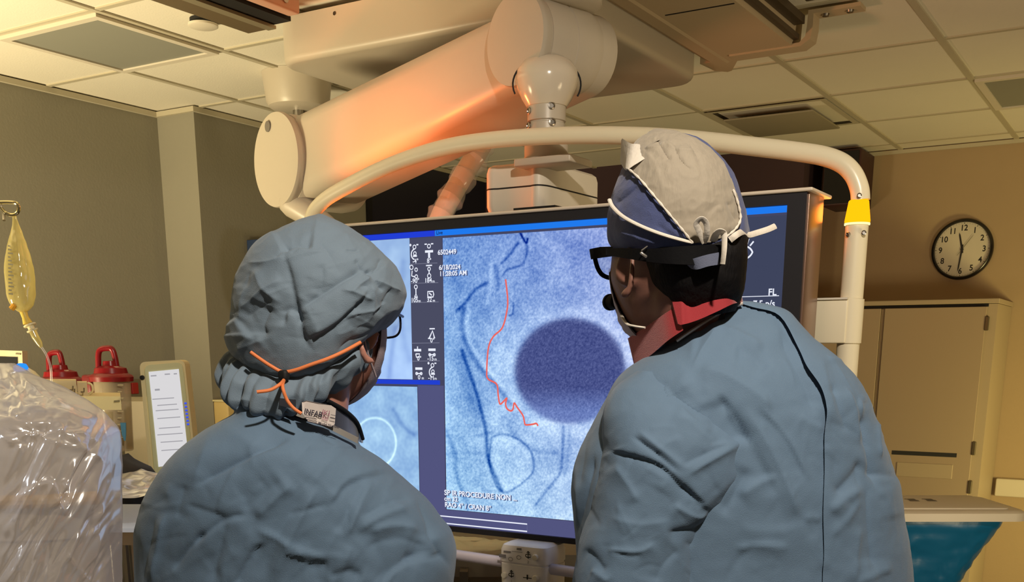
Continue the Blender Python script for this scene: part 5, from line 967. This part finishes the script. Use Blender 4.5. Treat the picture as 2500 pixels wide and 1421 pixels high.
# suction canisters, tray, pump and small device
M_redp = mat('red lid plastic', (128, 12, 24), .3); 
canm = bpy.data.materials.new('clear canister'); canm.use_nodes = True; bs = canm.node_tree.nodes['Principled BSDF']; bs.inputs['Base Color'].default_value = (*lin((190, 176, 150)), 1); bs.inputs['Alpha'].default_value = .45; bs.inputs['Roughness'].default_value = .12
def canister(x, t_, ytop, ybot, r_, label, hx, hw, hy):
    c_ = at(x, ytop, t_); zt_ = c_[2]; zb_ = at(x, ybot, t_)[2]; cn = thing('suction_canister', (c_[0], c_[1], zb_), label, 'canister', None); ax_ = (0, 0, 1)
    mk('canister_body', MB().lathe((c_[0], c_[1], zb_), ax_, [(0, 0), (r_*.72, 0), (r_*.76, .004), (r_*.88, zt_-zb_), (r_*.85, zt_-zb_), (r_*.72, .006), (0, .006)], 40), canm, cn)
    mk('lid', MB().lathe((c_[0], c_[1], zt_), ax_, [(r_*.9, -.012), (r_*1.02, -.012), (r_*1.04, .002), (r_*.98, .008), (r_*.8, .014), (r_*.74, .03), (r_*.36, .038), (r_*.32, .052), (0, .054)], 40), M_redp, cn)
    a_, b_ = at(hx-hw, ytop-12, t_), at(hx+hw, ytop-12, t_); tp_ = at(hx, hy, t_)
    mk('hose', MB().tube(curve([a_-np.array([0, 0, .02]), a_*.72+np.array([a_[0], a_[1], tp_[2]])*.28, a_*.12+b_*.0+np.array([a_[0], a_[1], tp_[2]])*.88+(b_-a_)*.12, tp_, b_*.12+np.array([b_[0], b_[1], tp_[2]])*.88+(a_-b_)*.12, b_*.72+np.array([b_[0], b_[1], tp_[2]])*.28, b_-np.array([0, 0, .02])], 6), .0092, 12), M_redp, cn)
    mk('port', MB().lathe(at(x+r_*200, ytop-4, t_-.02), ax_, [(.009, 0), (.008, .03), (.006, .03)], 14), mat('cream spout', (214, 196, 168), .4), cn); return cn, c_
canister(150, 3.65, 930, 1010, .07, 'red lidded suction canister behind the cream pump box', 139, 17, 860)
cB, cb_ = canister(272, 3.5, 922, 1100, .066, 'red lidded clear suction canister standing right of the pump box', 264, 22, 850)
mk('red_clamp', MB().box(at(226, 940, 3.5), (.05, .05, .066), .01), mat('dark red clamp', (112, 14, 24), .4), cB)
mb = MB()
for i in range(9): mb.ribbon([at(287, 940+16*i, 3.5-.062), at(297 if i % 2 else 301, 940+16*i, 3.5-.06)], .003, -FH)
mk('graduations', mb, mat('grey marks', (150, 140, 112), .6), cB, smooth=False)
mk('hanging_bracket', MB().span(at(255, 1098, 3.5)-np.array([.03, .03, .02]), at(255, 1098, 3.5)+np.array([.03, .03, 0])).tube([at(255, 1098, 3.5), at(255, 1098, 3.5)*np.array([1, 1, 0])], .015, 12), M_steel, cB)
tp = mk('tube_clip', MB().tube([at(301, 1032, 3.42), at(303, 1060, 3.42), at(305, 1076, 3.42)], [.012, .009, .003], 4), mat('blue clip', (66, 120, 160), .4), label='small blue tapered clip hanging beside the clear canister', cat='clip')
M_pale = mat('pale yellow plastic', (222, 210, 162), .4)
ts = 3.15
sh = thing('equipment_shelf', at(190, 1000, ts)*np.array([1, 1, 0]), 'pale cream equipment shelf on a post carrying the pump box', 'shelf')
q0 = at(296, 966, ts-.1); A0, A1 = at(100, 972, ts+.1), at(297, 963, ts+.1); zs = at(200, 963, ts)[2]; zs0 = at(200, 1000, ts-.12)[2]
fl_ = lambda x, y, t_, z: np.array([*at(x, y, t_)[:2], z])
mk('shelf_top', MB().prism([fl_(60, 990, ts-.14, zs0), fl_(296, 990, ts-.14, zs0), fl_(296, 990, ts+.14, zs0), fl_(60, 990, ts+.14, zs0)], (0, 0, zs-zs0)), M_pale, sh, smooth=False)
pp_ = at(170, 990, ts); mk('post', MB().tube([(pp_[0], pp_[1], .05), (pp_[0], pp_[1], zs0)], .025, 16), M_pale, sh); mk('foot', MB().lathe((pp_[0], pp_[1], 0), (0, 0, 1), [(.12, 0), (.12, .03), (.03, .06)], 24), M_pale, sh)
mk('name_plate', MB().prism([at(278, 978, ts-.146), at(292, 977, ts-.146), at(292, 981, ts-.146), at(278, 982, ts-.146)], FH*.002), mat('plate grey', (120, 112, 84), .5), sh, smooth=False)
pb = thing('infusion_pump', fl_(160, 970, ts, zs), 'cream pump box standing on the shelf in front of the canisters', 'pump')
def vbox(x0, x1, ytop, tn, tf, z0): 
    zt_ = at((x0+x1)/2, ytop, tn)[2]; return [fl_(x0, ytop, tn, z0), fl_(x1, ytop, tn, z0), fl_(x1, ytop, tf, z0), fl_(x0, ytop, tf, z0)], zt_-z0
p_, h_ = vbox(103, 186, 930, ts-.1, ts+.08, zs); mk('pump_body', MB().prism([q+np.array([0, 0, .001]) for q in p_], (0, 0, h_)), mat('cream pump plastic', (214, 198, 160), .4), pb, smooth=False)
p_, h_ = vbox(188, 212, 934, ts-.09, ts+.07, zs); mk('pump_module', MB().prism(p_, (0, 0, h_)), mat('cream pump plastic', (214, 198, 160)), pb, smooth=False)
for px, py in ((142, 950), (174, 948), (178, 955), (201, 953)): mk('symbol', MB().ribbon([at(px-4, py+4, ts-.112), at(px+4, py+4, ts-.112), at(px+4, py-6, ts-.112)], .004, -FH), mat('pump print', (110, 96, 76), .6), pb, smooth=False)
mk('side_knob', MB().tube(curve([at(214, 935, ts-.06), at(224, 940, ts-.06), at(226, 955, ts-.06), at(214, 965, ts-.06)], 5), .0035, 8), M_pale, pb)
tb_ = 2.75
dv = thing('beacon_device', at(65, 950, tb_), 'rounded cream device with a glowing blue light behind the plastic drape', 'device')
mk('device_body', MB().capsule(at(50, 925, tb_), at(66, 935, tb_), .035, .036, 20).tube([at(60, 930, tb_), at(64, 960, tb_), at(64, 990, tb_)], [.032, .034, .036], 20), M_pale, dv)
mk('blue_light', MB().lathe(at(50, 897, tb_-.02), np.array([0, 0, 1.])-FH*.4, [(.018, -.004), (.016, .004), (.008, .008), (0, .009)], 24), glow('blue indicator', (40, 130, 255), 1.5), dv)
mk('stem', MB().tube([at(64, 985, tb_), at(64, 985, tb_)*np.array([1, 1, 0])], .02, 14), M_pale, dv)
td_ = 3.6; dm = thing('display_terminal', at(10, 905, td_)*np.array([1, 1, 0]), 'white framed display at the left edge behind the cream device', 'display')
def ptb(pts, d): return MB().prism(pts, d)
mk('display_frame', ptb([at(-90, 852, td_), at(54, 857, td_), at(56, 905, td_), at(56, 960, td_), at(-90, 960, td_)], FH*.04), mat('white terminal', (206, 196, 164), .4), dm, smooth=False)
mk('display_screen', ptb([at(-85, 868, td_-.002), at(42, 872, td_-.002), at(43, 950, td_-.002), at(-85, 950, td_-.002)], FH*.004), M_dark, dm, smooth=False)
mk('display_stand', MB().tube([at(0, 955, td_+.03), at(0, 955, td_+.03)*np.array([1, 1, 0])], .03), M_pale, dm)
mk('badge', ptb([at(38, 862, td_-.002), at(50, 863, td_-.002), at(50, 866, td_-.002), at(38, 865, td_-.002)], FH*.003), mat('plate grey', (120, 112, 84)), dm, smooth=False)
# tablet terminal
tq = 3.15
tbt = thing('tablet_terminal', at(410, 1150, tq)*np.array([1, 1, 0]), 'tall cream tablet display showing a white document page', 'tablet display')
def rounded(poly, r_=.25, n=5):
    out = []; m_ = len(poly)
    for i in range(m_):
        p0_, p1_, p2_ = map(np.array, (poly[i-1], poly[i], poly[(i+1) % m_])); a_, b_ = p1_+(p0_-p1_)*min(.45, 16/np.linalg.norm(p0_-p1_)), p1_+(p2_-p1_)*min(.45, 16/np.linalg.norm(p2_-p1_))
        for k in range(n+1): u_ = k/n; out.append(a_*(1-u_)**2+p1_*2*u_*(1-u_)+b_*u_*u_)
    return out
ft_ = lambda x, y, o=0: at(x, y, tq+(x-400)*.0006-o)
outer = rounded([(340, 884), (450, 878), (482, 1160), (366, 1172)])
mk('tablet_body', ptb([ft_(x, y) for x, y in outer], FH*.05), M_pale, tbt, smooth=False)
mk('tablet_bezel', ptb([ft_(x, y, .004) for x, y in rounded([(352, 892), (445, 884), (474, 1152), (378, 1164)])], FH*.005), mat('pale green bezel', (206, 208, 164), .4), tbt, smooth=False)
scr = mk('tablet_screen', ptb([ft_(x, y, .006) for x, y in ((363, 908), (436, 901), (461, 1130), (387, 1140))], FH*.003), glow('document white', (222, 220, 222), .95), tbt, smooth=False)
M_doc = glow('document grey', (166, 164, 170), .9)
for x0, y0, x1, w_ in ((368, 918, 382, .004), (402, 914, 415, .004), (424, 913, 432, .004), (378, 952, 390, .006), (372, 975, 425, .003), (384, 990, 432, .003), (380, 1003, 436, .003), (384, 1022, 440, .003), (388, 1046, 440, .003), (384, 1062, 446, .003), (392, 1080, 446, .003), (394, 1100, 450, .003)):
    mk('document_line', MB().ribbon([ft_(x0, y0, .0075), ft_(x1, y0-(x1-x0)*.07, .0075)], w_, -FH), M_doc, scr, smooth=False)
M_bl = glow('blue icon', (70, 92, 240), .9)
for i in range(7): mk('blue_icon', MB().ribbon([ft_(450+1.05*i, 985+8.5*i, .006), ft_(456+1.05*i, 984.4+8.5*i, .006)], .006, -FH), M_bl, tbt, smooth=False)
mk('side_button', MB().lathe(ft_(347, 922, .002), -FH, [(.007, -.002), (.006, .004), (0, .005)], 16), M_dark, tbt)
mk('stand_neck', MB().tube([ft_(420, 1165)+FH*.03, at(410, 1300, tq+.05), at(405, 1300, tq+.05)*np.array([1, 1, 0])], .025, 14), M_dark, tbt)
# grey cabinet, black bag, wall fittings behind
tg_ = 3.9; eq = thing('equipment_cart', at(345, 1100, tg_)*np.array([1, 1, 0]), 'plain grey beige equipment cart behind the tablet display', 'cart')
p_ = [np.array([*at(x, 1000, t_)[:2], .08]) for x, t_ in ((296, tg_), (400, tg_), (400, tg_+.4), (296, tg_+.4))]; mk('cart_body', MB().prism(p_, (0, 0, at(330, 980, tg_)[2]-.08)), mat('cart grey', (168, 158, 134), .5), eq, smooth=False)
for q_ in p_: mk('castor', MB().lathe(q_*.9+np.mean(p_, 0)*.1-np.array([.015, 0, .04]), (1, 0, 0), [(.035, 0), (.04, .005), (.04, .025), (.035, .03)], 16), M_dark, eq)
tbk = 2.9; V, Fc = loftrings([(292, 1112, 300, 1112, tbk, .03, .05), (288, 1125, 325, 1130, tbk, .05, .07), (284, 1142, 356, 1145, tbk, .07, .1), (284, 1170, 372, 1170, tbk, .08, .11), (290, 1260, 372, 1260, tbk, .08, .11), (290, 1700, 372, 1700, tbk, .08, .11), (290, 2020, 372, 2020, tbk, .08, .11)], 60, 50)
V = folded(V, Fc, [], ((12, 6, 51, 'c'),)); b = MB(); b.v = [tuple(q) for q in V]; b.f = [tuple(f) for f in Fc]; mk('equipment_cover', b, M_black, label='black cloth covered equipment low between the drape and the tablet display', cat='cover', ang=3)
X0 = -4.32
ou = thing('outlet_strip', atX(320, 975, X0), 'grey wall outlet strip with red power outlets', 'outlet strip')
q0, q1 = atX(240, 926, X0), atX(372, 985, X0)
mk('backplate', MB().span((X0, q0[1], q1[2]-.02), (X0+.03, q1[1], atX(325, 926, X0)[2])), mat('grey outlet strip', (110, 102, 84), .5), ou, smooth=False)
for a_, b_ in ((307, 320), (323, 337)):
    r0, r1 = atX(a_, 962, X0+.035), atX(b_, 934, X0+.035); ol = mk('outlet', MB().span((X0+.025, r0[1], r0[2]), (X0+.038, r1[1], r1[2]), .003, 1), mat('red outlet', (150, 20, 24), .35), ou)
q_ = atX(512, 978, -4.07); q2 = atX(575, 1040, -4.07)
sb = thing('wall_holder', (-4.02, 4.0, q_[2]-.25), 'cream box fixed on the wall behind the person in the puffy cap', 'wall box')
mk('holder_body', MB().span((-4.07, 3.80, q_[2]-.3), (-3.97, 4.2, q_[2]-.004), .008), mat('cream box', (216, 190, 128), .45), sb); mk('holder_rim', MB().span((-4.07, 3.795, q_[2]-.006), (-3.965, 4.205, q_[2]+.004), .003), M_pale, sb)
q_ = atX(602, 586, -4.07); gb = thing('glove_box', (-4.03, 4.2, q_[2]-.12), 'blue box on the wall mostly hidden behind the puffy cap', 'box')
mk('box_body', MB().span((-4.07, q_[1], q_[2]-.14), (-3.98, q_[1]+.26, q_[2]), .003), mat('blue box', (44, 62, 98), .5), gb); mk('box_opening', MB().span((-3.981, q_[1]+.06, q_[2]-.1), (-3.978, q_[1]+.2, q_[2]-.05)), M_black, gb, smooth=False)
# ------------------------------------------------------------------ clear plastic drapes
film = bpy.data.materials.new('clear drape film'); film.use_nodes = True; nt = film.node_tree; nt.nodes.clear()
o_ = nd('ShaderNodeOutputMaterial'); tr = nd('ShaderNodeBsdfTransparent', Color=(.96, .96, .97, 1)); df = nd('ShaderNodeBsdfDiffuse', Color=(*lin((240, 236, 240)), 1)); tl_ = nd('ShaderNodeBsdfTranslucent', Color=(*lin((236, 232, 228)), 1)); gl_ = nd('ShaderNodeBsdfGlossy', Roughness=.18, Color=(.95, .97, 1, 1))
m1, m2, m3 = nd('ShaderNodeMixShader', Fac=.3), nd('ShaderNodeMixShader', Fac=.5), nd('ShaderNodeMixShader', Fac=.3)
tc_ = nd('ShaderNodeTexCoord'); n1_ = nd('ShaderNodeTexNoise', Scale=10.0, Detail=3.0, Roughness=.5); bp_ = nd('ShaderNodeBump', Strength=.2, Distance=.006)
Lk = nt.links.new; Lk(tc_.outputs['Object'], n1_.inputs['Vector']); Lk(n1_.outputs['Fac'], bp_.inputs['Height'])
for s_ in (df, gl_): Lk(bp_.outputs[0], s_.inputs['Normal'])
Lk(df.outputs[0], m1.inputs[1]); Lk(tl_.outputs[0], m1.inputs[2]); Lk(tr.outputs[0], m2.inputs[1]); Lk(m1.outputs[0], m2.inputs[2]); Lk(m2.outputs[0], m3.inputs[1]); Lk(gl_.outputs[0], m3.inputs[2]); Lk(m3.outputs[0], o_.inputs[0])
tm = 1.95
mc = thing('imaging_detector', at(80, 1250, tm+.1)*np.array([1, 1, 0]), 'beige imaging detector unit under the clear plastic drape at lower left', 'imaging machine')
dr_ = [(-260, 1010, 190, 1010, tm+.05, .04, .05), (-280, 1040, 245, 1052, tm+.05, .1, .05), (-280, 1090, 268, 1095, tm+.05, .13, .05), (-280, 1180, 270, 1180, tm+.05, .135, .05), (-280, 1290, 270, 1290, tm+.05, .135, .05), (-280, 1300, 262, 1300, tm+.05, .128, .05), (-280, 1560, 262, 1560, tm+.05, .128, .05), (-270, 1580, 255, 1580, tm+.05, .12, .05)]
V, Fc = loftrings(dr_, 70, 120, .55); b = MB(); b.v = [tuple(q) for q in V]; b.f = [tuple(f) for f in Fc]; mk('detector_housing', b, mat('beige detector', (206, 188, 160), .45), mc, ang=.7)
mk('detector_column', MB().tube([at(0, 1570, tm+.1), at(0, 1570, tm+.1)*np.array([1, 1, 0])], .12, 24), M_cream, mc)
mk('detector_band', MB().tube([at(-250, 1230, tm-.09), at(100, 1225, tm-.088), at(240, 1215, tm-.07)], .012, 10), mat('peach band', (222, 176, 96), .5), mc)
dp = [(-330, 884, 20, 888, tm+.05, .02, .07), (-330, 905, 60, 912, tm+.03, .05, .07), (-330, 935, 150, 950, tm+.02, .10, .07), (-330, 970, 212, 985, tm+.01, .14, .07), (-330, 1010, 256, 1020, tm, .16, .07), (-330, 1055, 284, 1058, tm, .17, .07), (-330, 1110, 288, 1110, tm, .175, .07), (-330, 1250, 289, 1250, tm, .18, .07), (-330, 1421, 291, 1421, tm, .19, .07), (-330, 1700, 300, 1700, tm, .2, .07), (-330, 1900, 310, 1900, tm, .2, .07)]
dfo = [('c', [(265, 1032), (200, 1100), (130, 1250), (60, 1421)], 16, 9), ('c', [(275, 1050), (240, 1130), (170, 1250), (90, 1440)], 14, -9), ('c', [(278, 1070), (262, 1150), (245, 1250), (225, 1430)], 9, 6), ('c', [(270, 1080), (235, 1180), (185, 1300), (150, 1430)], 10, 6), ('c', [(265, 1030), (200, 1025), (120, 1005), (0, 1005)], 12, 9), ('c', [(262, 1030), (190, 1045), (140, 1060), (60, 1080), (0, 1110)], 12, -8), ('s', [(0, 1220), (50, 1205), (122, 1170), (150, 1230), (165, 1232), (200, 1160), (262, 1045)], 30, 12), ('c', [(0, 1032), (60, 1034), (140, 1036), (140, 1058), (60, 1062), (0, 1060)], 6, 6), ('c', [(60, 980), (110, 985), (180, 1000), (262, 1028)], 12, 8), ('c', [(10, 900), (40, 960), (60, 1010)], 8, 8), ('c', [(30, 900), (20, 950), (0, 980)], 8, -8), ('c', [(150, 1170), (165, 1200), (168, 1225)], 6, 8), ('c', [(0, 1380), (80, 1290), (180, 1200), (250, 1120)], 9, -7), ('c', [(165, 1045), (190, 1085), (215, 1110)], 6, 5), ('r', [(0, 1310), (60, 1240), (110, 1200)], 18, 8), ('c', [(150, 1340), (190, 1390), (230, 1430)], 7, 4)]
V, Fc = loftrings(dp, 240, 420, .6, close=False); dfo += scatter(60, (0, 1080, 285, 1430), (-62, 9), (3, 9), (3, 7), 61, (120, 380))+scatter(30, (0, 930, 270, 1090), (12, 16), (3, 9), (3, 7), 62, (60, 220))+scatter(24, (0, 890, 120, 1000), (60, 60), (4, 9), (3, 7), 63, (30, 90))
V = folded(V, Fc, dfo, ((6, 3, 61, 'c'), (16, 1.6, 62, 'c'), (40, .5, 63, 'c'))); b = MB(); b.v = [tuple(q) for q in V]; b.f = [tuple(f) for f in Fc]
mk('plastic_drape', b, film, label='crinkled clear plastic drape hung over the beige detector at lower left', cat='drape', ang=3)
# patient table behind, with draped end
tt_ = 3.25
pt = thing('patient_table', at(1160, 1400, tt_)*np.array([1, 1, 0]), 'patient table with pale linen and beige side rails below the monitor', 'patient table')
zt_ = at(1160, 1352, tt_)[2]
def tbx(x0, x1, n_, f_, z0, z1): return MB().prism([lf(x0, n_, z0), lf(x1, n_, z0), lf(x1, f_, z0), lf(x0, f_, z0)], (0, 0, z1-z0))
mk('table_top', tbx(-.66, .42, tt_-.02, tt_+.5, zt_-.07, zt_), mat('grey table top', (150, 146, 140), .5), pt, smooth=False)
V, Fc = loftrings([(700, 1312, 1225, 1322, tt_+.16, .02, .06), (690, 1318, 1240, 1326, tt_+.14, .10, .12), (680, 1334, 1246, 1340, tt_+.12, .13, .16), (690, 1354, 1238, 1356, tt_+.12, .13, .16), (720, 1358, 1200, 1358, tt_+.12, .1, .12)], 40, 160)
V = folded(V, Fc, [], ((9, 14, 71, 'c'), (22, 5, 72, 'c'))); b = MB(); b.v = [tuple(q) for q in V]; b.f = [tuple(f) for f in Fc]; mk('linen', b, mat('pale linen', (226, 232, 222), .8, bump=.3), pt, ang=3)
M_rail = mat('beige rail', (190, 164, 130), .45)
for z0, z1, n_ in ((zt_-.13, zt_-.085, tt_-.07), (zt_-.2, zt_-.155, tt_-.05)):
    mk('side_rail', tbx(-.66, .42, n_, n_+.03, z0, z1), M_rail, pt, smooth=False)
for x in (-.16, -.02, .1): mk('rail_clamp', tbx(x, x+.025, tt_-.085, tt_-.0, zt_-.22, zt_-.04), mat('grey clamp', (96, 90, 84), .5), pt, smooth=False)
mk('pedestal', tbx(-.5, .1, tt_+.1, tt_+.4, 0, zt_-.07), M_cream, pt, smooth=False)
# draped low table at left, between the big drape and the person
tl2 = 2.62; zz_ = at(320, 1200, tl2)[2]
lt = thing('instrument_table', at(330, 1300, tl2)*np.array([1, 1, 0]), 'low instrument table with white sheet between drape and person', 'table')
x0_, x1_ = (230-CX)*tl2/F, (420-CX)*tl2/F
mk('table_top', tbx(x0_, x1_, tl2-.25, tl2+.12, zz_-.09, zz_-.06), M_steel, lt, smooth=False)
for x in (x0_+.03, x1_-.03):
    for n_ in (tl2-.21, tl2+.09): mk('leg', MB().tube([lf(x, n_, 0), lf(x, n_, zz_-.08)], .014, 10), M_steel, lt)
mk('white_sheet', tbx(x0_-.01, x1_+.01, tl2-.26, tl2+.13, zz_-.059, zz_-.05), mat('white sheet', (196, 204, 218), .7), lt, smooth=False)
V = []; nx_, ny_ = 90, 130
for j in range(ny_):
    for i_ in range(nx_): V.append(lf(x0_-.03+(x1_-x0_+.06)*i_/(nx_-1), tl2-.28+.44*j/(ny_-1), zz_))
V = np.array(V); V[:, 2] += .02+.03*crumple(V, 7, 81)+.012*crumple(V, 18, 82)+.02*np.clip(np.repeat(np.linspace(0, 1, ny_), nx_)-.6, 0, 1)
i = np.arange(nx_*ny_).reshape(ny_, nx_); b = MB(); b.v = [tuple(q) for q in V]; b.f = np.stack([i[:-1, :-1], i[:-1, 1:], i[1:, 1:], i[1:, :-1]], -1).reshape(-1, 4).tolist()
mk('plastic_sheet', b, film, label='crumpled clear plastic sheet lying over the low instrument table', cat='drape', ang=3)
